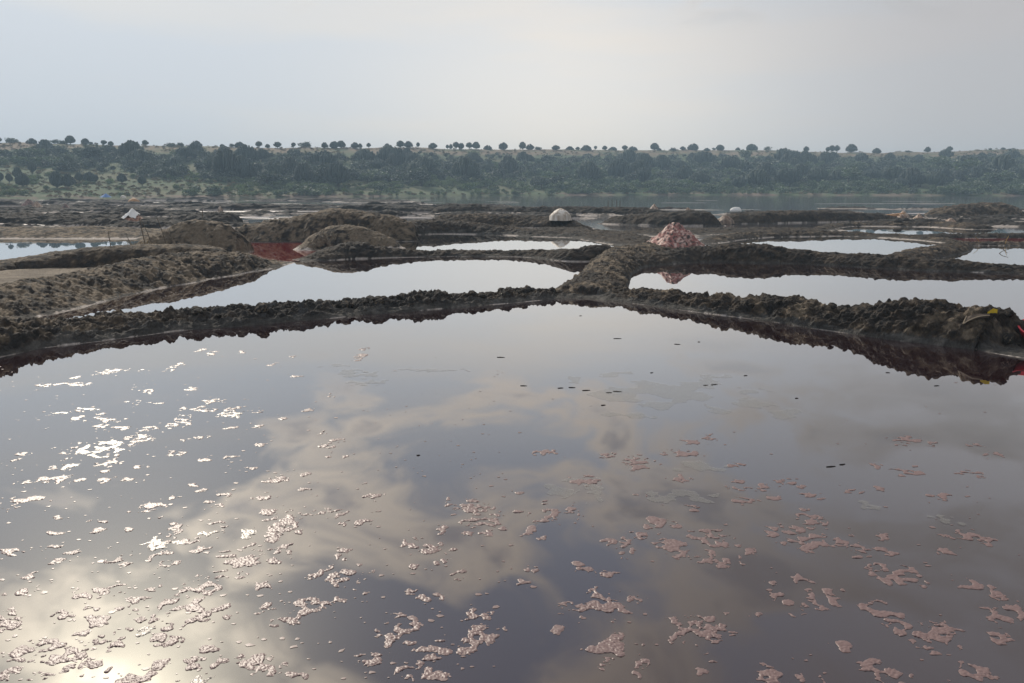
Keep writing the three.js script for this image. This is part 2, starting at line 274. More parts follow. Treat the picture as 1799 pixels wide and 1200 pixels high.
const bankA = bank('tall brown bank sloping down to the second pond at left', paced([[-9.6, -11.6, 2.7, 0.28], [-9.2, -12.8, 2.7, 0.33], [-8.95, -14.2, 2.6, 0.37], [-8.8, -16, 2.5, 0.43], [-8.5, -18, 2.4, 0.5], [-8.05, -20, 2.4, 0.56], [-7.5, -21.8, 2.1, 0.46], [-6.95, -23.2, 1.5, 0.14], [-6.6, -24, 0.8, 0.02], [-6.4, -24.5, 0.5, -0.1]]), { tip: 0, seed: 11, rag: 0.03, clod: 0.04, clodSize: 0.22, fine: 0.05, lump: 0.10, dust: 0.22, brown: 0.12, silt: 0.03, saltH: 0.022, saltOn: 0.2, p: 1.7, q: 1.0, rill: 0.05 });
bank('low dark curved wall behind the dry sandy pan at left', placed([[-500, 17.6, 1.5, 0.3], [-150, 18.6, 1.5, 0.3], [-60, 19.2, 1.6, 0.33], [0, 19.9, 1.7, 0.40], [60, 20.3, 1.7, 0.49], [100, 20.6, 1.8, 0.55], [190, 21, 1.8, 0.66], [260, 21.3, 1.9, 0.68], [330, 21.6, 1.9, 0.66], [390, 21.9, 1.7, 0.5], [430, 22.2, 1.2, 0.2]]), { seed: 13, rag: 0.016, clod: 0.02, fine: 0.03, lump: 0.05, dust: 0.0, brown: 0.05, silt: 0, saltH: -1, p: 3.2, q: 0.8 });
{ // the dry sandy pan between them
  const g = new THREE.PlaneGeometry(12.6, 6.6, 300, 160); g.rotateX(-Math.PI / 2); const p = g.attributes.position, col = new Float32Array(p.count * 3);
  for (let i = 0; i < p.count; i++) { const x = p.getX(i) - 14.6, z = p.getZ(i) - 15.5; p.setY(i, 0.203 + 0.05 * fbm(x * 0.9, 1, z * 0.9, 4) + 0.02 * fbm(x * 6, 2, z * 6, 3)); const n = fbm(x * 1.4, 3, z * 1.4, 4), c = mix3([0.20, 0.165, 0.125], [0.30, 0.255, 0.195], ss(-0.2, 0.25, n)); col.set(c, i * 3); const u = g.attributes.uv; u.setXY(i, x, z); }
  g.setAttribute('color', new THREE.BufferAttribute(col, 3)); g.computeVertexNormals(); const o = mesh(g, M.mud); o.position.set(-14.6, 0, -15.5); structure(o, 'sandy_ground', 'dry sandy floor of an empty pan at the left edge');
}
bank('rounded brown earth mound with rain grooves left of the red pool', crest([[238, 26, 1.0, 428], [262, 26.6, 2.0, 412], [285, 27, 2.6, 401], [315, 27.2, 2.9, 391], [345, 27.4, 3.1, 387], [375, 27.6, 3.0, 389], [400, 27.7, 2.6, 396], [418, 27.8, 1.9, 408], [430, 27.8, 1.1, 425], [436, 27.8, 0.6, 445]]), { tip: 0, seed: 17, rag: 0.014, clod: 0.025, clodSize: 0.3, fine: 0.05, lump: 0.10, wet: -0.16, dust: 0.30, brown: 0.15, silt: 0, saltH: 0.03, saltOn: 0.3, p: 1.8, q: 1, rill: 0.10, name: 'earth_mound', category: 'earth mound' });
bank('long tall brown bank behind the small red pool', crest([[392, 34.2, 1.4, 410], [415, 34.6, 2.4, 397], [440, 34.8, 3.0, 391], [480, 35, 3.2, 384], [520, 35.2, 3.3, 378], [560, 35.4, 3.4, 370], [600, 35.6, 3.4, 368], [640, 35.6, 3.3, 371], [680, 35.4, 3.0, 376], [705, 35.2, 2.5, 383], [722, 35, 1.6, 396], [734, 35, 0.8, 424]]), { tip: 0, seed: 19, rag: 0.014, clod: 0.025, clodSize: 0.34, fine: 0.05, lump: 0.14, wet: -0.14, dust: 0.20, brown: 0.15, silt: 0.06, saltH: 0.01, p: 2.0, q: 0.95, rill: 0.10 });
bank('short rounded bank with a white salt foot right of the red pool', crest([[528, 28.6, 0.8, 440], [540, 29, 1.7, 424], [556, 29.3, 2.4, 407], [580, 29.5, 2.7, 397], [605, 29.6, 2.8, 396], [635, 29.8, 2.6, 399], [660, 30, 2.3, 406], [685, 30.2, 1.6, 415], [705, 30.4, 0.8, 434]]), { tip: 0, seed: 23, rag: 0.014, clod: 0.015, fine: 0.05, lump: 0.09, wet: -0.16, dust: 0.27, brown: 0.1, silt: 0.03, saltH: 0.10, saltOn: 0.12, p: 1.8, q: 1, rill: 0.08 });
bank('black lumpy clod ridge between second pond and narrow pond behind it', facing([[505, 461, 0.6, 462], [520, 460, 0.7, 457], [545, 459, 1.0, 449], [575, 458, 1.3, 437], [605, 456, 1.5, 429], [640, 455, 1.4, 426], [665, 454, 1.2, 434], [700, 453, 1.05, 438], [750, 452, 1.0, 441], [800, 451, 1.0, 440], [860, 451, 1.0, 441], [920, 452, 1.0, 441], [970, 455, 1.0, 440], [1010, 460, 1.0, 438], [1045, 459, 1.0, 432], [1085, 455, 1.0, 433]]), { seed: 29, clod: 0.085, clodSize: 0.27, fine: 0.03, lump: 0.07, dust: -0.12, wet: 0.1, silt: 0.05, saltH: 0.015, saltOn: 0.0 });
bank('trodden dusty path on the bank between the two second ponds', placed([[1030, 15.6, 1.2, -0.12], [1036, 16.0, 1.7, 0.18], [1046, 16.8, 1.5, 0.24], [1052, 17.6, 1.35, 0.26], [1062, 19, 1.25, 0.28], [1074, 21, 1.3, 0.31], [1088, 23.2, 1.5, 0.34], [1108, 25.2, 1.9, 0.34], [1140, 26.6, 2.3, 0.33], [1185, 27.4, 2.5, 0.32], [1230, 27.6, 2.0, 0.2], [1262, 27.6, 1.0, -0.1]]), { tip: 0, seed: 31, clod: 0.06, fine: 0.05, lump: 0.10, dust: 0.16, brown: 0.2, silt: 0.05, saltH: 0.006, saltOn: -0.3, p: 2.6, q: 0.9, name: 'earth_path', category: 'path' });
bank('dark ragged ridge behind the right second pond below the pink heap', facing([[1072, 500, 0.5, 500], [1082, 486, 0.7, 474], [1100, 472, 1.0, 452], [1140, 466, 1.3, 446], [1200, 462, 1.4, 438], [1260, 461, 1.4, 432], [1300, 462, 1.3, 430], [1340, 463, 1.25, 430], [1370, 463, 1.2, 435], [1420, 465, 1.1, 441], [1500, 469, 1.0, 446], [1560, 473, 1.0, 450], [1620, 476, 0.95, 455], [1680, 478, 0.95, 458], [1740, 480, 0.9, 463], [1799, 482, 0.9, 468], [1870, 485, 0.9, 472], [2100, 494, 0.9, 481], [2450, 506, 0.9, 494]]), { seed: 37, clod: 0.085, clodSize: 0.27, fine: 0.03, lump: 0.07, dust: -0.1, wet: 0.05, silt: 0.05, saltH: 0.01, saltOn: -0.3 });
bank('bank with grassy crest behind the narrow middle pond', facing([[676, 418, 1.0, 424], [690, 416, 1.6, 402], [705, 414, 2.0, 391], [740, 412, 2.2, 387], [780, 411, 2.2, 387], [830, 411, 2.0, 391], [870, 412, 1.9, 396], [910, 413, 1.8, 401], [960, 416, 1.6, 405], [1010, 418, 1.4, 410], [1070, 421, 1.2, 414], [1110, 423, 1.0, 423]]), { seed: 41, clod: 0.06, fine: 0.05, lump: 0.10, dust: -0.12, brown: 0.0, wet: 0.05, silt: 0.14, saltH: 0.02, saltOn: 0.05 });
bank('slanting mud spur between the pale pond and right edge pond', placed([[1545, 23.4, 1.0, 0.1], [1585, 24.2, 1.2, 0.2], [1630, 26, 1.3, 0.23], [1668, 28, 1.3, 0.23], [1688, 29.6, 1.2, 0.22], [1700, 31, 0.9, 0.1], [1706, 31.8, 0.6, -0.1]]), { seed: 43, clod: 0.05, fine: 0.04, lump: 0.08, dust: -0.05, brown: 0.1, silt: 0.03, saltH: 0.005 });
bank('thin low bank behind the right edge pond', placed([[1640, 31.8, 0.6, -0.05], [1690, 31.8, 0.8, 0.12], [1750, 31.8, 0.9, 0.13], [1799, 31.8, 0.9, 0.14], [1880, 31.8, 0.9, 0.14], [2400, 31.8, 0.9, 0.14]]), { seed: 47, clod: 0.04, dust: 0.1, saltH: 0.02, silt: 0.03 });
bank('low pinkish bank behind the pale pond', facing([[1225, 432, 0.6, 436], [1250, 427, 1.0, 420], [1290, 421, 1.3, 411], [1340, 417, 1.5, 406], [1400, 416, 1.5, 405], [1460, 415, 1.4, 406], [1520, 416, 1.2, 409], [1580, 419, 1.1, 412], [1640, 424, 1.0, 416], [1690, 430, 0.8, 425], [1712, 434, 0.5, 434]]), { seed: 53, clod: 0.04, fine: 0.03, dust: -0.02, silt: 0.05, saltH: 0.02, saltOn: 0.1 });
bank('black clod bank above the red strip at the right edge', placed([[1560, 37.2, 0.8, 0.03], [1620, 37.2, 1.0, 0.12], [1680, 37.2, 1.1, 0.18], [1740, 37.2, 1.1, 0.17], [1799, 37.2, 1.1, 0.2], [1880, 37.2, 1.1, 0.2], [2400, 37.2, 1.1, 0.2]]), { seed: 59, clod: 0.07, dust: -0.2, wet: 0.2, silt: 0.02, saltH: 0.0 });
bank('sandy bank behind the left edge pond', placed([[-600, 40.2, 6.4, 0.28], [-140, 40.2, 6.6, 0.30], [0, 40.2, 6.8, 0.31], [60, 40.2, 6.8, 0.30], [130, 40.2, 6.8, 0.34], [200, 40, 6.4, 0.28], [270, 39.4, 5.6, 0.2], [330, 38.6, 4.6, 0.16], [400, 37.6, 3, 0.08], [425, 37, 1.6, -0.1]]), { seed: 61, rag: 0.015, clod: 0.015, fine: 0.05, lump: 0.12, dust: 0.22, brown: 0.2, tone: C.sand, silt: 0.03, saltH: 0.03, saltOn: 0.25 });
bank('brown ridge behind the grassy bank, pale heap beside it', crest([[740, 50, 1.2, 398], [760, 50, 2.4, 382], [800, 50, 2.8, 377], [850, 50, 2.8, 376], [900, 50, 2.8, 378], [950, 49, 2.6, 381], [985, 48, 2.4, 382], [1015, 47, 1.8, 394], [1040, 46, 1.0, 404]]), { seed: 67, clod: 0.06, fine: 0.06, lump: 0.14, dust: -0.08, brown: 0.08, silt: 0.05, saltH: 0.02 });
bank('long dark ridge in front of the lake water, middle of photo', crest([[745, 82, 2, 376], [770, 82, 3.4, 364], [810, 82, 3.6, 359], [850, 82, 3.4, 361], [880, 82, 3.2, 364], [950, 82, 3, 364], [1040, 80, 3, 364], [1120, 78, 3, 365], [1170, 76, 2.4, 371], [1190, 76, 1, 380]]), { seed: 71, clod: 0.1, clodSize: 0.5, fine: 0.1, lump: 0.2, dust: -0.4, brown: -0.25, silt: 0.03, saltH: 0 });
bank('dark mound with a salt heap behind it, right of middle', crest([[1060, 56, 1.2, 389], [1090, 55, 2.6, 380], [1130, 54, 3.0, 376], [1165, 53, 3.0, 374], [1200, 52, 3, 372], [1230, 52, 3.0, 371], [1255, 52, 2.4, 375], [1275, 52, 1.0, 392]]), { seed: 73, clod: 0.07, fine: 0.06, lump: 0.14, dust: -0.3, brown: -0.1, wet: 0.05, silt: 0.05, saltH: 0.02 });
bank('smooth brown ridge behind the white sack, right half', crest([[1262, 56, 1.0, 392], [1285, 56, 2.4, 377], [1330, 57, 2.8, 372], [1390, 58, 2.8, 370], [1450, 59, 2.6, 371], [1520, 60, 2.4, 374], [1570, 60, 1.6, 380], [1600, 60, 0.9, 388]]), { seed: 79, clod: 0.03, fine: 0.05, lump: 0.12, dust: -0.2, brown: 0.0, silt: 0.03, saltH: 0.02 });
bank('broad brown earth heap beside the lake near the right edge', crest([[1625, 72, 1.2, 379], [1650, 72, 3, 367], [1690, 73, 4, 361], [1730, 74, 4.4, 356], [1760, 74, 4.2, 357], [1785, 74, 3, 363], [1810, 74, 1.4, 378]]), { seed: 83, clod: 0.05, fine: 0.08, lump: 0.2, dust: 0.14, brown: 0.25, silt: 0, saltH: 0.0, name: 'earth_mound', category: 'earth mound' });
bank('grey salty mud flat in front of the dark mound, behind the pink heap', placed([[1060, 43, 2, 0.04], [1120, 42, 5, 0.13], [1200, 42, 6, 0.16], [1300, 43, 5.4, 0.13], [1400, 44, 4, 0.12], [1480, 46, 2, 0.03]]), { seed: 89, clod: 0.06, fine: 0.05, lump: 0.10, dust: -0.2, wet: 0.08, silt: 0.06, saltH: 0.03, saltOn: 0.05 });
bank('grey mud flat right of the grassy bank in the middle', placed([[930, 45, 1.6, 0.02], [980, 43, 3, 0.2], [1040, 40, 3.6, 0.2], [1090, 36, 3.6, 0.16], [1130, 33, 3, 0.16], [1180, 31.4, 2.6, 0.16], [1240, 30.6, 2, 0.1]]), { seed: 97, clod: 0.07, fine: 0.05, lump: 0.1, dust: -0.2, wet: 0.08, silt: 0.05, saltH: 0.02, saltOn: 0.0 });
bank('low salty bank to the right of the mud flat, behind the pale pond', placed([[1420, 40.5, 1, 0.05], [1480, 50, 1.4, 0.18], [1560, 51, 2, 0.22], [1650, 50, 2.2, 0.26], [1700, 47.5, 2.4, 0.3], [1745, 45, 1.6, 0.1]]), { seed: 101, clod: 0.07, fine: 0.05, lump: 0.1, dust: 0.0, silt: 0.03, saltH: 0.02, saltOn: 0.2 });
bank('dark clod bank between sandy bank and the white covered heap', placed([[-120, 62, 2, 0.35], [0, 60, 3, 0.5], [60, 58, 3, 0.55], [120, 57, 2.4, 0.3], [200, 56, 2.6, 0.35], [300, 55, 2.4, 0.3], [350, 53, 3, 0.75], [400, 52, 3, 0.7], [430, 52, 2, 0.3]]), { seed: 103, clod: 0.1, clodSize: 0.4, fine: 0.06, lump: 0.2, dust: -0.5, brown: -0.3, wet: 0.12, silt: 0.02, saltH: 0.02 });

// clods lying on the front bank
{
  const r = rng(21), clods = [0, 1, 2, 3, 4].map(v => {
    const g = mergeVertices(new THREE.IcosahedronGeometry(1, 5).deleteAttribute('uv').deleteAttribute('normal')), p = g.attributes.position, col = new Float32Array(p.count * 3), uv = new Float32Array(p.count * 2);
    for (let i = 0; i < p.count; i++) {
      const x = p.getX(i), y = p.getY(i), z = p.getZ(i), k = 1 + 0.35 * fbm(x * 1.2 + v * 7, y * 1.2, z * 1.2, 3) + 0.30 * (0.5 - worley(x * 1.9 + v * 3, y * 1.9, z * 1.9)) + 0.1 * fbm(x * 6, y * 6 + v, z * 6, 3);
      p.setXYZ(i, x * k, y * k * 0.75, z * k);
      const n = fbm(x * 2 + v, y * 2, z * 2, 4), c = mix3(C.black, mix3(C.dark, C.brown, ss(-0.1, 0.3, n)), ss(-0.3, 0.1, n)); col.set(mix3(c, C.dust, ss(0.15, 0.4, n + (v % 2) * 0.1)), i * 3); uv[i * 2] = x * 0.2; uv[i * 2 + 1] = z * 0.2 + y * 0.2;
    }
    g.setAttribute('color', new THREE.BufferAttribute(col, 3)); g.setAttribute('uv', new THREE.BufferAttribute(uv, 2)); g.computeVertexNormals(); return g;
  });
  const line = spline(frontDike.slice(2, -3), 0.05);
  const put = (share, across, size) => {
    const i = Math.round(clamp(share) * (line.length - 3)) + 1, [x, z, w, h] = line[i], a = line[i - 1], b = line[i + 1], L = Math.hypot(b[0] - a[0], b[1] - a[1]), tx = (b[0] - a[0]) / L, tz = (b[1] - a[1]) / L;
    const y = h * Math.pow(1 - Math.pow(Math.abs(across), 2.2), 0.9), o = mesh(clods[Math.floor(r() * 5)], M.mud, 'clod', front);
    o.position.set(x - tz * across * w / 2 - front.position.x, y + size * 0.25, z + tx * across * w / 2 - front.position.z); o.scale.setScalar(size).multiply(new THREE.Vector3(1 + 0.5 * r(), 0.8 + 0.4 * r(), 1)); o.rotation.set(r() * 0.6, r() * 6.3, r() * 0.6);
  };
  for (let i = 0; i < 70; i++) put(0.12 + 0.5 * Math.pow(r(), 0.9), -0.55 + 1.1 * r(), 0.035 + 0.075 * r() * r());
  for (let i = 0; i < 40; i++) put(0.6 + 0.4 * r(), -0.6 + 1.2 * r(), 0.03 + 0.05 * r() * r());
}

// ------------------------------------------------------------------ far salt pans: many low banks in rows
{
  const r = rng(4242); let n = 0;
  const far = (px, d, len, w, h, skew, o) => {
    const a = at(px, d), pts = [], f = near(d); len *= f; w *= f; h *= f; for (let i = -2; i <= 2; i++) pts.push([a.x + len * i / 4, a.z + skew * len * i / 4 + (r() - 0.5) * w * 0.5, w * (0.8 + 0.4 * r()) * (Math.abs(i) === 2 ? 0.5 : 1), Math.abs(i) === 2 ? -0.08 : h * (0.55 + 0.9 * r())]);
    bank('low dark mud bank among the far salt pans', pts, { seed: 200 + n * 1.7, clod: 0.10, clodSize: 0.6, fine: 0.08, lump: 0.25, dust: -0.7 + 0.5 * r() * r(), brown: -0.5, wet: 0.12, silt: 0.015, saltH: o?.salt ?? (r() < 0.7 ? 0.04 + 0.06 * r() : 0), saltOn: 0.25, res: 0.0022 }, M.mud, 'low mud banks of the far salt pans'); n++;
  };
  for (let i = 0; i < 150; i++) {                                     // left and middle: pans reach the foot of the hill
    const d = 46 / (1 - 0.83 * Math.pow(r(), 0.85)), px = -60 + 1000 * Math.pow(r(), 1.1), lim = 285 - 160 * ss(420, 900, px);
    if (d > lim) continue; if (d < 66 && px > 380) continue;
    far(px, d, (5 + 12 * r()) * Math.sqrt(d / 60), (0.8 + 1.0 * r()) * Math.sqrt(d / 60), (0.16 + 0.30 * r() * r()) * Math.pow(d / 60, 0.35), (r() - 0.5) * 0.5);
  }
  const crust = [new THREE.MeshStandardMaterial({ color: rgb(0.42, 0.37, 0.36), roughness: 0.42 }), new THREE.MeshStandardMaterial({ color: rgb(0.30, 0.25, 0.25), roughness: 0.3 }), new THREE.MeshStandardMaterial({ color: rgb(0.55, 0.51, 0.48), roughness: 0.5 })];
  for (let i = 0; i < 190; i++) {                                     // flat pans crusted with salt between the banks
    const d = 48 / (1 - 0.80 * Math.pow(r(), 0.9)), px = -60 + 960 * Math.pow(r(), 1.05) + (i > 160 ? 800 : 0); if (d > 240 || (d < 64 && px > 380)) continue;
    const a = at(px, d), f = near(d), L = (1.5 + 5 * r() * r()) * Math.sqrt(d / 60) * f, D = (0.2 + 0.5 * r()) * Math.sqrt(d / 60) * f, pts = [];
    for (let k = 0; k < 22; k++) { const an = k / 22 * 6.2832, q = 1 + 0.3 * N3(Math.cos(an) * 2 + i, Math.sin(an) * 2, 4); pts.push(V(a.x + Math.sign(Math.cos(an)) * Math.pow(Math.abs(Math.cos(an)), 0.6) * L * q, a.z + Math.sin(an) * D * q)); }
    sheet(pts, -0.028 + i * 0.0001, crust[i % 3], 'salt_pan_ground');
  }
  for (let i = 0; i < 46; i++) {                                      // middle and right: fewer, low, in shallow water
    const d = 50 + 90 * r() * r(), px = 900 + 900 * r(); if (d < 66 && px < 1560) continue;
    far(px, d, (4 + 9 * r()) * Math.sqrt(d / 60), 1.0 + 1.2 * r(), 0.08 + 0.16 * r(), (r() - 0.5) * 0.4);
  }
}

// ------------------------------------------------------------------ heaps of harvested salt
function heapGeometry(R, H, seed, pal, res = 0.03, pw = 1.25, rough = 1) {
  const nr = Math.ceil(R * 1.2 / res), na = Math.ceil(2 * Math.PI * R * 0.6 / res), pos = [], col = [], uv = [], idx = [];
  for (let i = 0; i <= nr; i++) for (let j = 0; j <= na; j++) {
    const a = j / na * 2 * Math.PI, t = i / nr, rad = R * t * (1 + 0.14 * N3(Math.cos(a) * 1.3 + seed, Math.sin(a) * 1.3, 2)), x = rad * Math.cos(a), z = rad * Math.sin(a);
    const y0 = H * Math.pow(1 - t, pw) * (t < 0.12 ? 1 - 0.9 * (0.12 - t) : 1), s = ss(0, 0.15, t) * 0.5 + 0.5;
    const d = rough * s * (0.10 * fbm(x * 2.2 + seed, y0 * 2.2, z * 2.2, 3) + 0.05 * (0.55 - worley(x * 6, y0 * 6 + seed, z * 6)) + 0.03 * fbm(x * 14, y0 * 14, z * 14 + seed, 3));
    const y = Math.max(y0 + d * 0.9 - (t > 0.97 ? 0.1 : 0), -0.15), k = 1 + d / R * 0.8;
    pos.push(x * k, y, z * k); uv.push(x, z + y);
    const n = fbm(x * 3 + seed, y0 * 3, z * 3, 4), m = fbm(x * 11, y0 * 11 + seed, z * 11, 3);
    let c = mix3(pal[0], pal[1], ss(-0.2, 0.2, n)); c = mix3(c, pal[2], ss(0.06, 0.2, m + n * 0.3)); c = mix3(c, pal[3], ss(0.06, 0.16, -m + n * 0.3 + (y0 > 0.8 * H ? 0.08 : 0))); col.push(...c);
  }
  for (let i = 0; i < nr; i++) for (let j = 0; j < na; j++) { const a = i * (na + 1) + j, b = a + na + 1; idx.push(a, a + 1, b, b, a + 1, b + 1); }
  const g = new THREE.BufferGeometry(); g.setAttribute('position', new THREE.Float32BufferAttribute(pos, 3)); g.setAttribute('color', new THREE.Float32BufferAttribute(col, 3)); g.setAttribute('uv', new THREE.Float32BufferAttribute(uv, 2)); g.setIndex(idx); g.computeVertexNormals(); return g;
}
const PINK = [[0.27, 0.10, 0.085], [0.34, 0.17, 0.14], [0.52, 0.38, 0.33], [0.05, 0.038, 0.034]], PALE = [[0.55, 0.48, 0.40], [0.66, 0.60, 0.52], [0.72, 0.68, 0.62], [0.4, 0.33, 0.26]], TAN = [[0.30, 0.20, 0.14], [0.40, 0.29, 0.21], [0.50, 0.40, 0.32], [0.14, 0.10, 0.08]], MAUVE = [[0.17, 0.10, 0.09], [0.24, 0.15, 0.13], [0.32, 0.22, 0.19], [0.08, 0.06, 0.05]];
function heap(px, pyTop, wPx, d, y, label, pal, seed, rough = 1, pw = 1.25) {
  y *= near(d); const a = at(px, d), top = heightOf(pyTop, a.x, a.z), R = wPx / F * -a.z / 2;
  const o = mesh(heapGeometry(R, top - y, seed, pal, Math.max(0.018, d * 0.0009), pw, rough), M.salt); o.position.set(a.x, y, a.z); return add(o, 'salt_heap', label, 'salt heap');
}
heap(1190, 386, 106, 27.4, 0.25, 'cone shaped pink salt heap standing at the end of the path', PINK, 3, 1.3, 1.0);
heap(985, 365.5, 38, 47.2, 0.56, 'smooth cream white salt heap in the middle', PALE, 7, 0.5, 0.5);
heap(1150, 357, 24, 78, 0.1, 'pale pink salt heap by the lake behind the dark mound', TAN, 9, 1.2, 0.9);
heap(1211, 362, 26, 56, 0.3, 'narrow tan salt heap leaning on the dark mound', TAN, 12, 1.2, 1.1);
heap(1277, 376, 32, 54.5, 0.1, 'low tan salt heap in front of the white sack', TAN.map(c => c.map(v => v * 0.62)), 14, 0.8, 0.8);
heap(1619, 373, 26, 58, 0.0, 'tan salt heap in the pans on the right, left one of a pair', TAN, 15, 1.1, 1);
heap(1676, 381, 30, 51, 0.0, 'tan salt heap in the pans on the right, nearer of a pair', TAN, 16, 1.1, 1);
heap(1591, 369, 22, 66, 0.0, 'small low tan salt heap behind the plank pile', TAN, 18, 1.1, 0.9);
heap(47, 348, 28, 118, 0.0, 'pointed mauve salt heap far off at left, larger of a pair', MAUVE, 20, 1.3, 1);
heap(61, 352, 22, 105, 0.0, 'pointed tan salt heap at left, smaller of a pair', TAN, 22, 1.3, 1);
heap(112, 356, 16, 98, 0.0, 'small mauve salt heap at left beyond the dark bank', MAUVE, 24, 1.3, 1);
heap(233, 346.5, 22, 170, 0.0, 'low orange sand heap far off near the hill foot', [[0.4, 0.2, 0.08], [0.45, 0.25, 0.11], [0.5, 0.3, 0.16], [0.25, 0.14, 0.07]], 26, 1, 0.7);
heap(384, 361, 10, 90, 0.0, 'tiny orange salt heap above the rounded mound', TAN, 27, 1, 0.8);
{ // the heap under white sheeting
  const a = at(229, 53), top = heightOf(371, a.x, a.z), G = group(a.x, 0.0, a.z), R = 0.78, fall = (x, z) => top * Math.pow(Math.max(0.0, 1 - Math.hypot(x, z) / R), 0.7); add(G, 'covered_salt_heap', 'brown salt heap covered with crumpled white sheeting', 'salt heap');
  mesh(heapGeometry(R, top * 0.96, 31, TAN.map(c => c.map((v, i) => v * [0.75, 0.55, 0.5][i])), 0.03, 0.7, 0.7), M.salt, 'heap', G);
  const n = 60, pos = [], uv = [], idx = [];
  for (let i = 0; i <= n; i++) for (let j = 0; j <= n; j++) {
    const u = i / n, v = j / n * 2 - 1, x = mix(-0.66, 0.34, u) + 0.05 * N3(v * 2, 3, u), z = v * (0.18 + 0.26 * (1 - u * 0.4)) + 0.16 + 0.06 * N3(u * 3, 1, v);
    const y = Math.max(0.04, fall(x, z)) + 0.05 + 0.06 * Math.abs(N3(x * 5 + 2, 1, z * 5)) + 0.05 * Math.abs(N3(x * 11, 3, z * 11)) + 0.10 * Math.exp(-Math.pow((x + 0.02) / 0.10, 2));
    pos.push(x, y, z); uv.push(u, v);
  }
  for (let i = 0; i < n; i++) for (let j = 0; j < n; j++) { const a2 = i * (n + 1) + j, b = a2 + n + 1; idx.push(a2, a2 + 1, b, b, a2 + 1, b + 1); }
  const g = new THREE.BufferGeometry(); g.setAttribute('position', new THREE.Float32BufferAttribute(pos, 3)); g.setAttribute('uv', new THREE.Float32BufferAttribute(uv, 2)); g.setIndex(idx); g.computeVertexNormals();
  mesh(g, M.whiteSheet, 'sheet_cover', G).userData.label = 'crumpled white plastic sheeting';
}
{ // white filled sack on the smooth ridge
  const a = at(1296, 57), y = heightOf(370.5, a.x, a.z), g = new THREE.SphereGeometry(1, 40, 24), p = g.attributes.position;
  for (let i = 0; i < p.count; i++) { const x = p.getX(i), yy = p.getY(i), z = p.getZ(i), k = 1 + 0.18 * fbm(x * 1.6, yy * 1.6, z * 1.6, 3); p.setXYZ(i, x * 0.33 * k * (1 - 0.15 * x), Math.max(-0.1, yy * 0.20 * k), z * 0.22 * k); }
  g.computeVertexNormals(); const o = mesh(g, M.whiteSheet); o.position.set(a.x, y + 0.02, a.z); add(o, 'sack', 'white filled sack lying on the smooth brown ridge', 'sack');
}

// ------------------------------------------------------------------ salt crusts floating on the front pond
function contour(cx, cz, ax, az, cell, field, top) {                  // the region where field > 0, as a thin raised crust about (cx, cz)
  const nx = Math.ceil(ax * 2 / cell), nz = Math.ceil(az * 2 / cell), f = new Float32Array((nx + 1) * (nz + 1)), X = i => -ax + i * cell, Z = j => -az + j * cell;
  for (let j = 0; j <= nz; j++) for (let i = 0; i <= nx; i++) f[j * (nx + 1) + i] = field(cx + X(i), cz + Z(j), X(i) / ax, Z(j) / az);
  const ids = new Map(), pos = [], uv = [], idx = [];
  const vert = (key, x, z, v) => { let k = ids.get(key); if (k === undefined) { k = pos.length / 3; ids.set(key, k); pos.push(x, top(cx + x, cz + z, v), z); uv.push(cx + x, cz + z); } return k; };
  for (let j = 0; j < nz; j++) for (let i = 0; i < nx; i++) {
    const c = [[i, j], [i, j + 1], [i + 1, j + 1], [i + 1, j]], v = c.map(([a, b]) => f[b * (nx + 1) + a]); if (v.every(q => q <= 0)) continue;
    const poly = [];
    for (let k = 0; k < 4; k++) {
      const a = c[k], b = c[(k + 1) % 4], va = v[k], vb = v[(k + 1) % 4];
      if (va > 0) poly.push(vert(a[1] * (nx + 1) + a[0], X(a[0]), Z(a[1]), va));
      if ((va > 0) !== (vb > 0)) { const t = va / (va - vb), lo = Math.min(a[1] * (nx + 1) + a[0], b[1] * (nx + 1) + b[0]), e = 1e7 + lo * 2 + (a[0] === b[0] ? 1 : 0); poly.push(vert(e, mix(X(a[0]), X(b[0]), t), mix(Z(a[1]), Z(b[1]), t), 0)); }
    }
    for (let k = 1; k < poly.length - 1; k++) idx.push(poly[0], poly[k], poly[k + 1]);
  }
  if (!idx.length) return null;
  const g = new THREE.BufferGeometry(); g.setAttribute('position', new THREE.Float32BufferAttribute(pos, 3)); g.setAttribute('uv', new THREE.Float32BufferAttribute(uv, 2)); g.setIndex(idx); g.computeVertexNormals(); return g;
}
const crystals = (x, z, v) => 0.0010 + 0.0022 * ss(0, 0.2, v) + ss(0, 0.1, v) * (0.0050 * (0.5 - worley(x * 80, 0.5, z * 80)) + 0.0022 * N3(x * 170, 3, z * 170));
const patches = [];
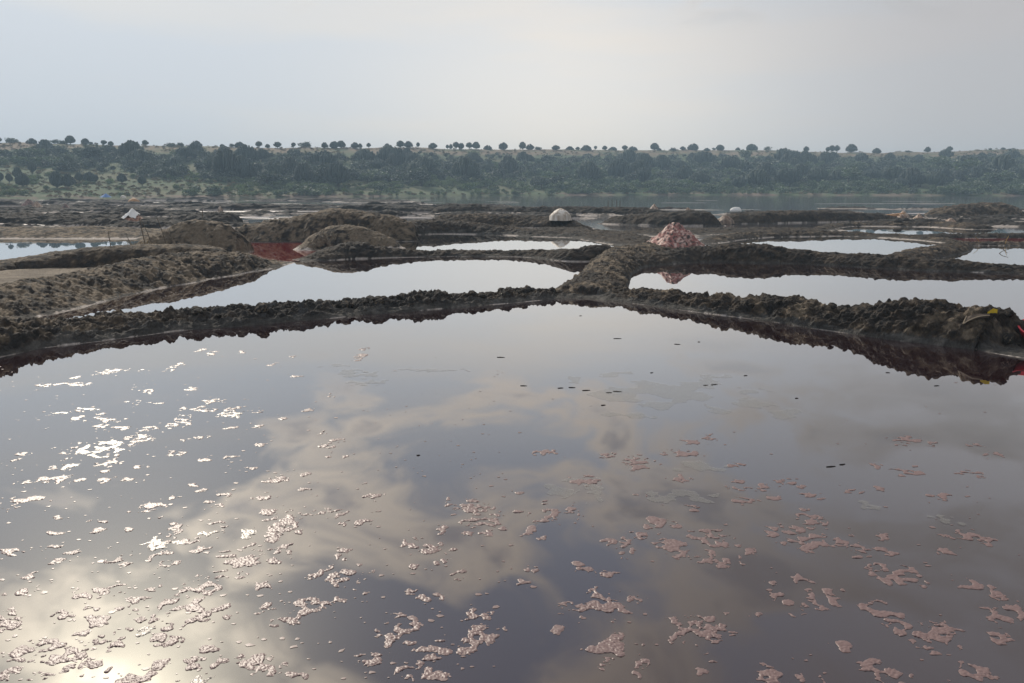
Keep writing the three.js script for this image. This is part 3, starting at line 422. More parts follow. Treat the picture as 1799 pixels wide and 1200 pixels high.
const L1 = [[370, 275, 100, 14], [350, 300, 40, 12], [420, 308, 60, 10], [520, 302, 60, 12], [750, 213, 60, 12], [680, 232, 50, 14], [735, 240, 60, 10], [635, 285, 60, 40], [515, 175, 40, 12], [540, 218, 40, 10], [385, 105, 80, 20], [155, 155, 60, 12], [270, 150, 110, 10], [180, 255, 70, 16, 1], [290, 240, 80, 16, 1], [270, 268, 40, 10], [830, 247, 70, 30, 1], [490, 340, 70, 35], [350, 375, 190, 60, 1], [230, 440, 70, 26, 1], [170, 485, 180, 24], [380, 430, 60, 26], [400, 405, 50, 12], [375, 485, 40, 18], [440, 485, 30, 10], [110, 553, 120, 18], [20, 570, 50, 20], [810, 305, 30, 10], [710, 340, 40, 10], [725, 415, 50, 16], [810, 408, 30, 10], [620, 397, 40, 10], [915, 363, 40, 10], [1160, 358, 50, 30], [1000, 480, 70, 14], [695, 503, 50, 12], [540, 580, 90, 60], [930, 550, 60, 12], [785, 543, 40, 14], [755, 570, 50, 18], [175, 623, 50, 14], [360, 635, 80, 16], [340, 663, 30, 10], [180, 675, 50, 14], [40, 735, 80, 20], [200, 725, 70, 16], [270, 745, 60, 26], [620, 660, 60, 30], [565, 718, 120, 64, 1], [690, 700, 60, 30], [740, 665, 70, 30, 1], [870, 672, 70, 34, 1], [960, 690, 120, 110], [400, 767, 60, 18], [430, 785, 40, 10], [590, 778, 50, 22], [690, 735, 70, 26], [800, 748, 40, 22], [850, 790, 90, 80], [740, 825, 90, 24], [530, 765, 70, 16], [340, 880, 160, 34], [415, 845, 50, 12], [490, 898, 80, 26], [540, 860, 60, 18], [660, 870, 90, 40], [740, 870, 80, 40], [915, 855, 90, 50], [990, 650, 60, 90], [780, 935, 34, 22], [655, 925, 120, 40], [440, 945, 110, 24], [340, 942, 60, 22], [310, 978, 120, 40], [225, 960, 44, 22], [500, 1010, 80, 90, 1], [575, 1000, 50, 16], [560, 1045, 50, 28], [605, 1055, 80, 20], [710, 965, 40, 22], [690, 995, 50, 24], [800, 975, 64, 18], [940, 935, 34, 32], [1085, 930, 110, 40], [1020, 975, 80, 34], [1200, 815, 150, 50], [1490, 720, 130, 40], [1180, 605, 110, 30], [1250, 635, 70, 16], [1200, 740, 34, 40], [1650, 570, 110, 40], [1660, 595, 40, 18], [1700, 630, 130, 70], [1560, 660, 70, 22], [1600, 745, 40, 22], [1610, 825, 34, 22], [1110, 818, 44, 20], [1405, 1020, 120, 110], [1510, 1070, 100, 36], [1665, 1050, 140, 70], [1500, 1150, 140, 90], [1310, 1105, 74, 24], [1300, 1135, 54, 26], [1665, 960, 84, 24], [1510, 905, 54, 28], [1450, 870, 34, 20], [1540, 962, 34, 16], [900, 1135, 130, 46], [1000, 1140, 54, 22], [1045, 1170, 46, 24], [700, 1150, 120, 100, 1], [745, 1080, 54, 24], [560, 1135, 34, 24], [480, 1180, 84, 44], [350, 1160, 26, 24], [330, 1125, 44, 24], [230, 1110, 200, 90], [65, 1080, 84, 36], [180, 1060, 130, 40], [300, 1035, 64, 24], [365, 1050, 54, 40], [415, 1060, 64, 34], [30, 970, 84, 50], [20, 1005, 54, 60], [15, 1165, 60, 44], [100, 1185, 74, 24], [60, 1115, 60, 18], [1300, 545, 60, 20], [1080, 600, 80, 26], [1000, 740, 70, 40], [760, 640, 50, 14], [1440, 790, 40, 20], [1270, 880, 40, 22], [1195, 900, 36, 16], [455, 660, 40, 14], [180, 770, 50, 20], [110, 825, 40, 22], [80, 875, 60, 40]];
const L2 = [[620, 353, 80, 18], [600, 393, 120, 18], [690, 335, 44, 20], [330, 398, 50, 14], [440, 413, 100, 26], [440, 445, 50, 30], [780, 435, 60, 12], [600, 480, 80, 22], [790, 490, 44, 22], [810, 518, 70, 12], [980, 500, 100, 24], [1055, 540, 50, 22], [800, 562, 100, 24], [910, 548, 40, 14], [1200, 530, 44, 16], [625, 587, 44, 18], [440, 540, 34, 20], [255, 490, 90, 30], [150, 600, 110, 60], [40, 600, 60, 24], [60, 665, 60, 22], [520, 640, 90, 50], [430, 680, 50, 22], [370, 720, 84, 56], [560, 728, 110, 48], [700, 690, 110, 56], [720, 762, 124, 46], [825, 733, 42, 20], [920, 670, 80, 34], [1060, 690, 200, 50], [1000, 655, 70, 26], [1030, 722, 100, 24], [1040, 620, 64, 46], [1205, 722, 50, 16], [1290, 725, 70, 24], [1240, 755, 60, 34], [1350, 825, 130, 76], [1600, 690, 120, 44], [1540, 740, 60, 34], [1690, 710, 60, 16], [1600, 850, 80, 44], [1300, 686, 34, 18], [1020, 835, 34, 34], [965, 905, 66, 100], [1095, 910, 130, 54], [865, 963, 36, 30], [310, 925, 240, 90], [655, 1012, 190, 80], [340, 1082, 170, 104], [140, 1012, 54, 24], [250, 802, 50, 20], [325, 818, 84, 30], [445, 1170, 46, 34], [660, 1162, 26, 18], [960, 1175, 160, 56], [1140, 1066, 60, 28], [1255, 1135, 60, 56], [1300, 950, 84, 80], [1440, 1030, 180, 100], [1530, 1010, 60, 44], [1620, 1160, 160, 60], [1350, 1185, 100, 44], [1700, 970, 80, 44], [1710, 1040, 44, 26], [1720, 890, 54, 44], [1780, 950, 40, 60], [1400, 345, 120, 30], [1390, 455, 90, 24], [1580, 460, 90, 24], [1630, 365, 40, 12], [1500, 545, 90, 20], [1690, 395, 70, 14], [120, 390, 70, 20], [230, 777, 24, 14], [65, 800, 26, 14], [40, 850, 30, 18]];
for (const [x, y, w, h, pale] of L1) patches.push([x / 2, 600 + y / 2, w / 2, h / 2, pale]);
for (const [x, y, w, h, pale] of L2) patches.push([900 + x / 2, 600 + y / 2, w / 2, h / 2, pale]);
{
  const r = rng(99);
  for (let i = 0; i < 45; i++) { const py = 612 + 250 * Math.pow(r(), 1.2), px = 20 + 620 * r(); if (py < 600 + (400 - px) * 0.06 + 12) continue; patches.push([px, py, 8 + 22 * r() * r(), 3 + 4 * r(), 0]); }
  for (let i = 0; i < 22; i++) { const py = 800 + 390 * r(), px = 20 + 1770 * r(); patches.push([px, py, 8 + 20 * r() * r(), 5 + 7 * r(), 0]); }
  const raftGroup = 'salt crust patches floating on the front pond'; let n = 0;
  const far = [], crumbs = [];
  const split = (g, c, out) => {                                       // keeps the largest piece, the crumbs join the specks
    const n = g.attributes.position.count, up = Int32Array.from({ length: n }, (_, i) => i), find = i => { while (up[i] !== i) i = up[i] = up[up[i]]; return i; }, ix = g.index.array, size = new Map();
    for (let i = 0; i < ix.length; i += 3) { up[find(ix[i])] = find(ix[i + 1]); up[find(ix[i + 1])] = find(ix[i + 2]); }
    for (let i = 0; i < ix.length; i += 3) { const k = find(ix[i]); size.set(k, (size.get(k) ?? 0) + 1); }
    if (size.size < 2) return;
    const best = [...size].sort((a, b) => b[1] - a[1])[0][0], keep = [], rest = [];
    for (let i = 0; i < ix.length; i += 3) (find(ix[i]) === best ? keep : rest).push(ix[i], ix[i + 1], ix[i + 2]);
    const pick = list => { const ids = new Map(), pos = [], id = [], P = g.attributes.position; for (const v of list) { if (!ids.has(v)) { ids.set(v, pos.length / 3); pos.push(P.getX(v), P.getY(v), P.getZ(v)); } id.push(ids.get(v)); } return [pos, id]; };
    const [rp, ri] = pick(rest), h = new THREE.BufferGeometry(); h.setAttribute('position', new THREE.Float32BufferAttribute(rp, 3)); h.setIndex(ri); h.translate(c.x, 0, c.z); out.push(h);
    const [kp, ki] = pick(keep); g.deleteAttribute('uv'); g.deleteAttribute('normal'); g.setAttribute('position', new THREE.Float32BufferAttribute(kp, 3)); g.setIndex(ki); g.computeVertexNormals();
  };
  for (const [px, py, w, h, pale] of patches) {
    const c = W(px, py), l = W(px - w / 2, py), t = W(px, py - h / 2), b = W(px, py + h / 2), ax = Math.abs(c.x - l.x) * 1.35 + 0.02, az = Math.abs(t.z - b.z) / 2 * 1.35 + 0.02, d = Math.hypot(c.x, c.z);
    const cell = clamp(d * 0.0011, 0.004, 0.014), k = 9 + 3 * r(), off = r() * 50, tilt = (r() - 0.5) * 0.8;
    const g = contour(c.x, c.z, ax, az, cell, (x, z, u, v) => {
      const uu = u + v * tilt * 0.5, rr = Math.hypot(uu, v), a = fbm(x * k + off, off, z * k, 4), ridge = Math.abs(N3(x * k * 0.8 + off, 5, z * k * 0.8));
      const lace = N3(x * k * 2.6, off + 2, z * k * 2.6) * 0.30, holes = 1.0 * ss(0.02, 0.26, N3(x * k * 1.7 + 3, off + 7, z * k * 1.7)) - 0.22 * N3(x * k * 5.5, off, z * k * 5.5) - 0.12 * N3(x * k * 11, off, z * k * 11);
      return Math.min(0.58 - rr * 0.86 + a * 1.6 - ridge * 0.3 + lace * 1.0 - holes, (1 - Math.max(Math.abs(u), Math.abs(v))) * 3);
    }, crystals);
    if (!g || g.index.count < 12) continue;
    split(g, c, crumbs);
    const o = mesh(g, pale ? M.raftPale : M.raft); o.position.set(c.x, 0, c.z); n++;
    far.push([o, g.index.count * cell * cell / (d * d * d), (py > 900 ? 'nearer' : 'farther') + ' ' + (px < 600 ? 'left' : px < 1200 ? 'middle' : 'right'), pale]);
    add(o, 'salt_patch', pale ? 'pale glittering salt crust patch floating at the left of the front pond' : 'pinkish lacy salt crust patch floating on the front pond', 'salt patch', raftGroup + (pale ? ', pale ones' : ''));
  }
  const rank = ['largest', 'second largest', 'third largest', 'fourth largest', 'fifth largest', 'sixth largest', 'seventh largest', 'eighth largest', 'ninth largest', 'tenth largest'];
  for (const zone of new Set(far.map(f => f[2]))) far.filter(f => f[2] === zone && !f[3]).sort((a, b) => b[1] - a[1]).slice(0, 10).forEach((f, i) => { f[0].userData.label = `${rank[i]} pink lacy salt patch in the ${zone} part of the front pond`; });
  // loose crystals and specks of crust, too many to count
  const q = rng(7), parts = crumbs;
  for (let i = 0; i < 650; i++) {
    const left = q() < 0.7, px = left ? 900 * Math.pow(q(), 1.2) : 1799 * q(), py = 625 + 570 * Math.pow(q(), 1.0), c = W(px, py); if (px < 300 && py < 640) continue;
    const s = (0.004 + 0.012 * q() * q()), m = 6, pos = [0, 0.002, 0], idx = []; for (let k = 0; k < m; k++) { const a = k / m * 6.283, rr = s * (0.5 + q()); pos.push(Math.cos(a) * rr * 1.3, 0.001, Math.sin(a) * rr); idx.push(0, 1 + (k + 1) % m, 1 + k); }
    const g = new THREE.BufferGeometry(); g.setAttribute('position', new THREE.Float32BufferAttribute(pos, 3)); g.setIndex(idx); g.translate(c.x, 0.0005, c.z); parts.push(g);
  }
  const g = mergeGeometries(parts); g.computeVertexNormals(); const o = mesh(g, M.raft); o.name = 'salt_specks'; o.userData = { kind: 'stuff', label: 'tiny specks of salt crust strewn over the front pond' }; scene.add(o);
}
// dull films of fine salt lying on the brine
{
  const film = new THREE.MeshPhysicalMaterial({ color: rgb(0.30, 0.29, 0.26), roughness: 0.22, ior: 1.5, clearcoat: 0.6, clearcoatRoughness: 0.12, transparent: true, opacity: 0.28 });
  const list = [[1185, 690, 300, 70, 'large dull grey salt film on the middle of the front pond'], [1010, 862, 90, 46, 'bright curled salt film below the middle of the pond'], [1240, 822, 100, 22, 'thin grey salt film right of the curled film'], [1200, 870, 110, 24, 'ragged grey salt film just below the thin film'], [1525, 887, 36, 16, 'small round salt film in the right half of the pond'], [610, 658, 56, 16, 'white oval salt film in the upper left of the pond'], [650, 658, 34, 13, 'small white round salt film beside the oval one'], [650, 672, 80, 10, 'flat white salt film just below the two ovals'], [590, 642, 50, 6, 'faint sliver of salt film above the ovals'], [1665, 915, 50, 18, 'faint salt film near the right edge'], [760, 650, 120, 6, 'faint streak of salt film right of the ovals']];
  let k = 0;
  for (const [px, py, w, h, label] of list) {
    const c = W(px, py), l = W(px - w / 2, py), t = W(px, py - h / 2), b = W(px, py + h / 2), ax = Math.abs(c.x - l.x) * 1.2, az = Math.abs(t.z - b.z) / 2 * 1.2, fq = 1.5 / Math.min(ax, az, 0.5); k++;
    const g = contour(c.x, c.z, ax, az, 0.022, (x, z, u, v) => Math.min(0.42 - Math.hypot(u, v) * 0.8 + fbm(x * fq + k, k, z * fq, 6) * 2.2 + 0.25 * N3(x * 14, k, z * 14), (1 - Math.max(Math.abs(u), Math.abs(v))) * 4), () => 0.0016 + k * 0.0002);
    if (!g) continue; const o = mesh(g, film); o.position.set(c.x, 0, c.z); add(o, 'salt_film', label, 'salt film');
  }
}

// ------------------------------------------------------------------ small things
function stick(pts, r0, r1, mat, name, parent) {
  const curve = new THREE.CatmullRomCurve3(pts.map(p => new THREE.Vector3(...p))), n = 14, g = new THREE.TubeGeometry(curve, n, 1, 7, false), p = g.attributes.position;
  for (let i = 0; i <= n; i++) { const c = curve.getPointAt(i / n), R = mix(r0, r1, i / n); for (let j = 0; j <= 7; j++) { const k = i * 8 + j; p.setXYZ(k, c.x + (p.getX(k) - c.x) * R, c.y + (p.getY(k) - c.y) * R, c.z + (p.getZ(k) - c.z) * R); } }
  g.computeVertexNormals(); return mesh(g, mat, name, parent);
}
function plantedStick(px, d, yBase, pyTop, pxTop, r, mat, label, name = 'stick', sub = 0.1) {
  yBase *= near(d); const a = at(px, d), b = at(pxTop, d), top = heightOf(pyTop, b.x, b.z), o = stick([[0, -sub, 0], [(b.x - a.x) * 0.45, (top - yBase) * 0.5, 0.02], [b.x - a.x, top - yBase, 0]], r, r * 0.6, mat);
  o.position.set(a.x, yBase, a.z); return add(o, name, label, 'stick');
}
plantedStick(248, 25.5, 0.3, 383, 240, 0.016, M.wood, 'upright forked stick among twigs left of the rounded mound');
plantedStick(262, 25.6, 0.3, 383, 242, 0.012, M.wood, 'thin stick leaning left against the forked stick');
plantedStick(285, 26, 0.4, 381, 271, 0.012, M.wood, 'thin stick leaning left on the slope of the rounded mound');
plantedStick(186, 21.2, 0.62, 407, 183, 0.012, M.wood, 'short stick standing on the low dark curved wall');
plantedStick(195, 21.6, 0.62, 465, 194, 0.014, M.wood, 'grey root hanging down the low dark curved wall');
plantedStick(223, 24.5, 0.35, 410, 214, 0.010, M.wood, 'short twig leaning beside the dry grass tuft');
plantedStick(353, 42, 0.0, 366, 352.5, 0.02, M.wood, 'thin straight pole standing behind the rounded mound');
plantedStick(655, 190, -0.05, 344, 655, 0.05, M.wood, 'lone pole standing in the lake beyond the brown bank');
for (const [px, t, l] of [[1069, 352, 'leftmost short post of the row in the lake'], [1076, 351, 'second short post of the row in the lake'], [1084, 351.5, 'third short post of the row in the lake'], [1090, 352.5, 'rightmost short post of the row in the lake']]) plantedStick(px, 130, -0.05, t, px, 0.05, M.wood, l, 'post', 0.3);
plantedStick(1343, 24.4, 0.18, 433, 1376, 0.009, M.reed, 'yellow reed slanting up from the dark ragged ridge');
plantedStick(1692, 31.6, 0.1, 422, 1683, 0.012, M.wood, 'short stake leaning left behind the right edge pond');
plantedStick(1712, 31.6, 0.1, 421, 1715, 0.012, M.wood, 'short stake leaning right behind the right edge pond');
plantedStick(1732, 31.7, 0.1, 416, 1722, 0.010, M.reed, 'yellow reed leaning left behind the right edge pond');
plantedStick(1770, 31.7, 0.1, 417, 1783, 0.015, M.wood, 'thick brown stick leaning right behind the right edge pond');
plantedStick(1776, 31.5, 0.1, 414, 1782, 0.012, M.reed, 'orange reed crossing the thick brown stick');
plantedStick(1762, 27.4, 0.0, 438, 1785, 0.012, M.wood, 'long thin stick slanting out of the right edge pond');
{ // dry grass tuft left of the rounded mound
  const a = at(234, 24.6), r = rng(3), parts = [];
  for (let i = 0; i < 90; i++) { const an = r() * 6.28, l = 0.12 + 0.3 * r(), x = (r() - 0.5) * 0.7, z = (r() - 0.5) * 0.4, lean = 0.3 + 0.7 * r(), w = 0.006; const g = new THREE.BufferGeometry(); g.setAttribute('position', new THREE.Float32BufferAttribute([x - w, 0, z, x + w, 0, z, x + Math.cos(an) * l * lean, l * (1.1 - lean * 0.5), z + Math.sin(an) * l * lean], 3)); g.setIndex([0, 1, 2]); parts.push(g); }
  const g = mergeGeometries(parts); g.computeVertexNormals(); const o = mesh(g, new THREE.MeshStandardMaterial({ color: rgb(0.30, 0.20, 0.09), roughness: 0.9, side: THREE.DoubleSide })); o.position.set(a.x, 0.32, a.z); add(o, 'dry_grass_tuft', 'tuft of dry straw grass left of the rounded mound', 'grass tuft');
}
{ // pile of planks in the right pans
  const a = at(1562, 62), G = group(a.x, 0.02, a.z, 0.1); add(G, 'plank_pile', 'small pile of orange brown planks lying in the right pans', 'planks');
  for (const [x, y, z, l, t] of [[0, 0.22, 0, 1.7, 0.02], [0.3, 0.10, 0.2, 1.9, -0.06], [0.6, 0.30, -0.15, 1.4, 0.08], [-0.3, 0.0, 0.3, 1.3, 0.0]]) { const o = mesh(new THREE.BoxGeometry(l, 0.06, 0.2), M.plank, 'plank', G); o.position.set(x, y, z); o.rotation.set(0, t * 3, t); }
}
{ // dark stone
  const a = at(1583, 50.6), g = mergeVertices(new THREE.IcosahedronGeometry(1, 6).deleteAttribute('uv').deleteAttribute('normal')), p = g.attributes.position;
  for (let i = 0; i < p.count; i++) { const x = p.getX(i), y = p.getY(i), z = p.getZ(i), k = 1 + 0.3 * fbm(x * 1.5, y * 1.5, z * 1.5, 4); p.setXYZ(i, x * 0.24 * k, y * 0.15 * k, z * 0.2 * k); }
  g.computeVertexNormals(); const o = mesh(g, M.twig); o.position.set(a.x, 0.20, a.z); add(o, 'stone', 'round black stone at the edge of the blue grey right pond', 'stone');
}
const caster = new THREE.Raycaster();
function onBank(px, py, target, lift = 0.012) {                        // where the sight line through a point of the photograph meets a bank
  const d = new THREE.Vector3(...ray(px, py)).normalize(); caster.set(camera.position, d); target.updateMatrixWorld(true);
  const h = caster.intersectObject(target, false)[0]; return h ? h.point.clone().addScaledVector(d, -lift) : null;
}
// rubbish on the right end of the front bank
{
  const P = (px, d, py) => { const a = at(px, d); return new THREE.Vector3(a.x, heightOf(py, a.x, a.z), a.z); };
  const shell = (pts, thick, mat) => { // a bent thin piece through a grid of points
    const nu = pts.length, nv = pts[0].length, pos = [], idx = [];
    const surf = (u, v) => { const a = Math.min(nu - 2, Math.floor(u)), b = Math.min(nv - 2, Math.floor(v)), fu = u - a, fv = v - b; return pts[a][b].clone().lerp(pts[a + 1][b], fu).lerp(pts[a][b + 1].clone().lerp(pts[a + 1][b + 1], fu), fv); };
    const S = 12; for (let i = 0; i <= S; i++) for (let j = 0; j <= S; j++) { const q = surf(i / S * (nu - 1), j / S * (nv - 1)); pos.push(q.x, q.y + 0.006 * N3(q.x * 9, q.y * 9, q.z * 9), q.z); }
    const m = (S + 1) * (S + 1); for (let i = 0; i < m; i++) pos.push(pos[i * 3], pos[i * 3 + 1] - thick, pos[i * 3 + 2] - thick * 0.5);
    for (let i = 0; i < S; i++) for (let j = 0; j < S; j++) { const a = i * (S + 1) + j, b = a + S + 1; idx.push(a, b, a + 1, b, b + 1, a + 1, a + m, a + 1 + m, b + m, b + m, a + 1 + m, b + 1 + m); }
    for (let i = 0; i < S; i++) for (const [a, b] of [[i, i + 1], [S * (S + 1) + i, S * (S + 1) + i + 1], [i * (S + 1), (i + 1) * (S + 1)], [i * (S + 1) + S, (i + 1) * (S + 1) + S]]) idx.push(a, b, a + m, b, b + m, a + m);
    let g = new THREE.BufferGeometry(); g.setAttribute('position', new THREE.Float32BufferAttribute(pos, 3)); g.setIndex(idx); g.computeVertexNormals(); const c = recenter(g), o = mesh(g, mat); o.position.copy(c); return o;
  };
  const Q = (px, py, lift) => { let h = null; for (let k = 0; !h && k < 30; k++) h = onBank(px, py + k, front, lift); return h ?? P(px, 11, py); };
  const up = (v, dy) => new THREE.Vector3(v.x, v.y + dy, v.z);
  { const a = Q(1735, 551, 0.02), b = Q(1752, 551, 0.02), e = Q(1744, 550, 0.03); add(shell([[a, e, b], [up(a, 0.02), up(e, 0.06), up(b, 0.055)]], 0.012, M.yellow), 'plastic_shard', 'bright yellow plastic shard on the right end of the front bank', 'plastic'); }
  const low = [Q(1691, 570, 0.05), Q(1703, 563, 0.05), Q(1720, 557, 0.05), Q(1738, 555, 0.05)], high = [Q(1697, 556, 0.03), Q(1708, 553, 0.03), Q(1722, 551, 0.03), Q(1739, 551, 0.03)];
  const strap = shell([low, high], 0.02, M.cloth); add(strap, 'cloth_scrap', 'folded muddy cloth scrap with pale seam on the right bank end', 'cloth');
  const own = v => [v.x - strap.position.x, v.y + 0.008, v.z - strap.position.z + 0.012];
  stick(low.map(own), 0.008, 0.006, M.seam, 'seam', strap);
  stick([low[0], low[0].clone().lerp(high[0], 0.5), high[0]].map(own), 0.008, 0.006, M.seam, 'seam', strap);
  // red basin beyond the end of the bank
  const b = W(1814, 590, 0.02), g = new THREE.LatheGeometry([[0, 0], [0.2, 0], [0.235, 0.11], [0.25, 0.115], [0.25, 0.125], [0.225, 0.12], [0.19, 0.012], [0, 0.012]].map(([x, y]) => new THREE.Vector2(x, y)), 40);
  const o = mesh(g, M.red); const hit = onBank(1797, 588, front, 0.05) ?? new THREE.Vector3(b.x, 0.1, b.z); o.position.set(hit.x + 0.2, hit.y - 0.02, hit.z); o.rotation.set(0.35, 0, 0.1); add(o, 'plastic_basin', 'red plastic basin just showing at the right edge of the photo', 'basin');
}
// bits of dead plants floating on the ponds
{
  const r = rng(17), marks = [[880, 628, 14], [1085, 595, 14], [1145, 655, 5], [1460, 820, 16], [1240, 677, 8], [1560, 655, 6], [985, 682, 10], [1005, 681, 12], [1030, 686, 14], [1085, 688, 16], [1070, 690, 10], [920, 678, 12], [1255, 676, 12], [1190, 605, 10], [1020, 555, 5], [1400, 700, 5], [735, 800, 6], [1480, 816, 10], [1646, 678, 8], [1228, 601, 4], [1310, 660, 6], [1060, 712, 8]];
  for (const [px, py, w] of marks) {
    const c = W(px, py), l = w / F * Math.hypot(c.x, c.z), an = (r() - 0.5) * 0.8, o = stick([[-l / 2, 0.0, -l / 2 * Math.sin(an)], [0, 0.002, 0.01 * (r() - 0.5)], [l / 2, 0.0, l / 2 * Math.sin(an)]], 0.006, 0.004, M.twig);
    o.position.set(c.x, 0, c.z); add(o, 'floating_twig', 'short dark bit of twig floating on the front pond', 'twig', 'dark bits of twig floating on the front pond');
  }
}
// shore litter at the foot of the hill
{
  const a = at(185, 285), g = new THREE.ConeGeometry(0.8, 0.7, 5, 3), o = mesh(g, M.blue); g.translate(0, 0.35, 0); o.scale.set(1.4, 1, 1); o.position.set(a.x, 0.2, a.z); add(o, 'tarp_shelter', 'small blue tarp shelter at the foot of the hill at left', 'tarp');
  const b = at(215, 285), h = heapGeometry(0.5, 0.5, 5, PALE, 0.15, 0.7); const q = mesh(h, M.salt); q.position.set(b.x, 0.15, b.z); add(q, 'salt_heap', 'tiny white salt heap at the hill foot beside the blue tarp', 'salt heap');
}

// ------------------------------------------------------------------ the hill across the lake
const pl = (table, x) => { for (let i = 1; i < table.length; i++) if (x <= table[i][0] || i === table.length - 1) { const [a, b] = table[i - 1], [c, d] = table[i]; return b + (d - b) * clamp((x - a) / (c - a)); } };
const ridgeRow = [[-400, 250], [0, 251], [130, 254], [300, 257], [450, 259], [600, 260], [750, 261], [900, 263], [1050, 264], [1200, 264], [1350, 266], [1500, 268], [1650, 267], [1799, 263], [2200, 262]];
const shore = [[-500, 135], [0, 142], [300, 150], [600, 168], [900, 195], [1200, 205], [1500, 195], [1799, 185], [2300, 180]];
const rise = px => 95 + 45 * ss(300, 1500, px) + 8 * Math.sin(px * 0.006 + 1);
function hillAt(px, t) {                                              // t: 0 at the shore, 1 at the ridge
  const ds = pl(shore, px), dr = ds + rise(px), d = mix(ds, dr, t), a = atRaw(px, d), top = heightOf(pl(ridgeRow, px) + 2.2 * fbm(px * 0.011, 4.4, 0.7, 3) * 2, 0, -dr);
  const left = 1 - ss(150, 500, px), s = t < 1 ? mix(Math.pow(Math.max(t, 0), 1.25), t * 0.75 + 0.25 * t * t, 0.5) : 1;
  const y = t < 0 ? -0.5 : 0.15 + top * s * (1 + (t > 0.05 && t < 0.95 ? 0.05 * N3(px * 0.012, t * 4, 2) * left : 0)) - (t > 1 ? (t - 1) * 3 : 0) + (t > 0.1 ? 0.4 * fbm(a.x * 0.09, 1, a.z * 0.09, 3) : 0);
  return { x: a.x, y, z: a.z, d };
}
{
  const cols = 260, rows = 90, pos = [], col = [], uv = [], idx = [];
  for (let i = 0; i <= cols; i++) for (let j = 0; j <= rows; j++) {
    const px = -450 + 2750 * i / cols, t = -0.06 + 1.9 * j / rows, p = hillAt(px, t); pos.push(p.x, p.y, p.z); uv.push(p.x * 0.2, p.z * 0.2);
    const n = fbm(p.x * 0.055, 1, p.z * 0.055, 4), m = fbm(p.x * 0.2, 5, p.z * 0.2, 4);
    let c = mix3([0.070, 0.12, 0.036], [0.135, 0.14, 0.058], ss(-0.2, 0.25, n + m * 0.7 + (t > 0.85 ? 0.35 : 0) - (px > 900 && t < 0.8 ? 0.15 : 0)));
    c = mix3(c, [0.085, 0.12, 0.04], ss(0.0, 0.3, m - n * 0.4)); c = mix3(c, [0.27, 0.20, 0.13], ss(0.80, 0.90, t + n * 0.12) * ss(-0.15, 0.05, m + n * 0.5 + 0.05)); if (t < 0.03) c = mix3(c, [0.22, 0.16, 0.12], ss(0.0, 0.2, n + m + (px < 450 ? 0.1 : 0))); col.push(...c);
  }
  for (let i = 0; i < cols; i++) for (let j = 0; j < rows; j++) { const a = i * (rows + 1) + j, b = a + rows + 1; idx.push(a, b, a + 1, b, b + 1, a + 1); }
  const g = new THREE.BufferGeometry(); g.setAttribute('position', new THREE.Float32BufferAttribute(pos, 3)); g.setAttribute('color', new THREE.Float32BufferAttribute(col, 3)); g.setAttribute('uv', new THREE.Float32BufferAttribute(uv, 2)); g.setIndex(idx); g.computeVertexNormals();
  structure(mesh(g, new THREE.MeshStandardMaterial({ vertexColors: true, roughness: 1, map: mottleTex, side: THREE.DoubleSide })), 'hill_terrain', 'long grassy wooded hill across the lake');
}
// trees: candelabra trees of upturned fleshy arms, and leafy round trees
const bark = new THREE.MeshStandardMaterial({ color: rgb(0.06, 0.05, 0.04), roughness: 0.95 });
const arms = [[0.040, 0.052, 0.042], [0.048, 0.064, 0.046], [0.042, 0.060, 0.050]].map(c => new THREE.MeshStandardMaterial({ color: rgb(...c), roughness: 0.85 }));
const leaves = [[0.050, 0.070, 0.046], [0.080, 0.12, 0.050], [0.11, 0.155, 0.055], [0.10, 0.12, 0.07]].map(c => new THREE.MeshPhysicalMaterial({ color: rgb(...c), roughness: 0.95, transmission: 0.45, thickness: 0, side: THREE.DoubleSide }));
function tubeAlong(pts, r0, r1, sides = 5) {
  const pos = [], idx = [];
  pts.forEach((p, i) => { const rr = mix(r0, r1, i / (pts.length - 1)); for (let j = 0; j < sides; j++) { const a = j / sides * 6.2832; pos.push(p[0] + Math.cos(a) * rr, p[1], p[2] + Math.sin(a) * rr); } });
  for (let i = 0; i < pts.length - 1; i++) for (let j = 0; j < sides; j++) { const a = i * sides + j, b = i * sides + (j + 1) % sides; idx.push(a, a + sides, b, b, a + sides, b + sides); }
  const e = pos.length / 3; pos.push(pts[pts.length - 1][0], pts[pts.length - 1][1] + r1, pts[pts.length - 1][2]); const o = (pts.length - 1) * sides; for (let j = 0; j < sides; j++) idx.push(o + j, e, o + (j + 1) % sides);
  const g = new THREE.BufferGeometry(); g.setAttribute('position', new THREE.Float32BufferAttribute(pos, 3)); g.setIndex(idx); return g;
}
function candelabra(seed, fork, flat) {                               // unit tree: height 1, crown about 1 across
  const r = rng(seed), G = new THREE.Group(), parts = [], th = 0.24 + fork;
  for (let i = 0; i < 95; i++) {
    const az = r() * 6.2832, out = Math.sqrt(r()) * 0.46, topY = (0.98 - 0.40 * flat * Math.pow(out / 0.46, 2.2)) - 0.10 * r() - (r() < 0.3 ? 0.28 * r() : 0), y0 = th * (0.55 + 0.35 * r()), c = Math.cos(az), s = Math.sin(az);
    parts.push(tubeAlong([[c * 0.01, y0 * 0.85, s * 0.01], [c * out * 0.66, mix(y0, topY, 0.16), s * out * 0.66], [c * out * 1.0, mix(y0, topY, 0.5), s * out * 1.0], [c * out * 1.04, topY, s * out * 1.04]], 0.028, 0.044, 4));
  }
  const crown = mergeGeometries(parts); crown.computeVertexNormals(); G.userData.crown = crown;
  const trunk = tubeAlong([[0, -0.15, 0], [0.01, th * 0.5, 0], [0, th * 1.2, 0.01]], 0.055, 0.04, 7); trunk.computeVertexNormals();
  mesh(trunk, bark, 'trunk', G); mesh(crown, arms[seed % 3], 'crown', G); return G;
}
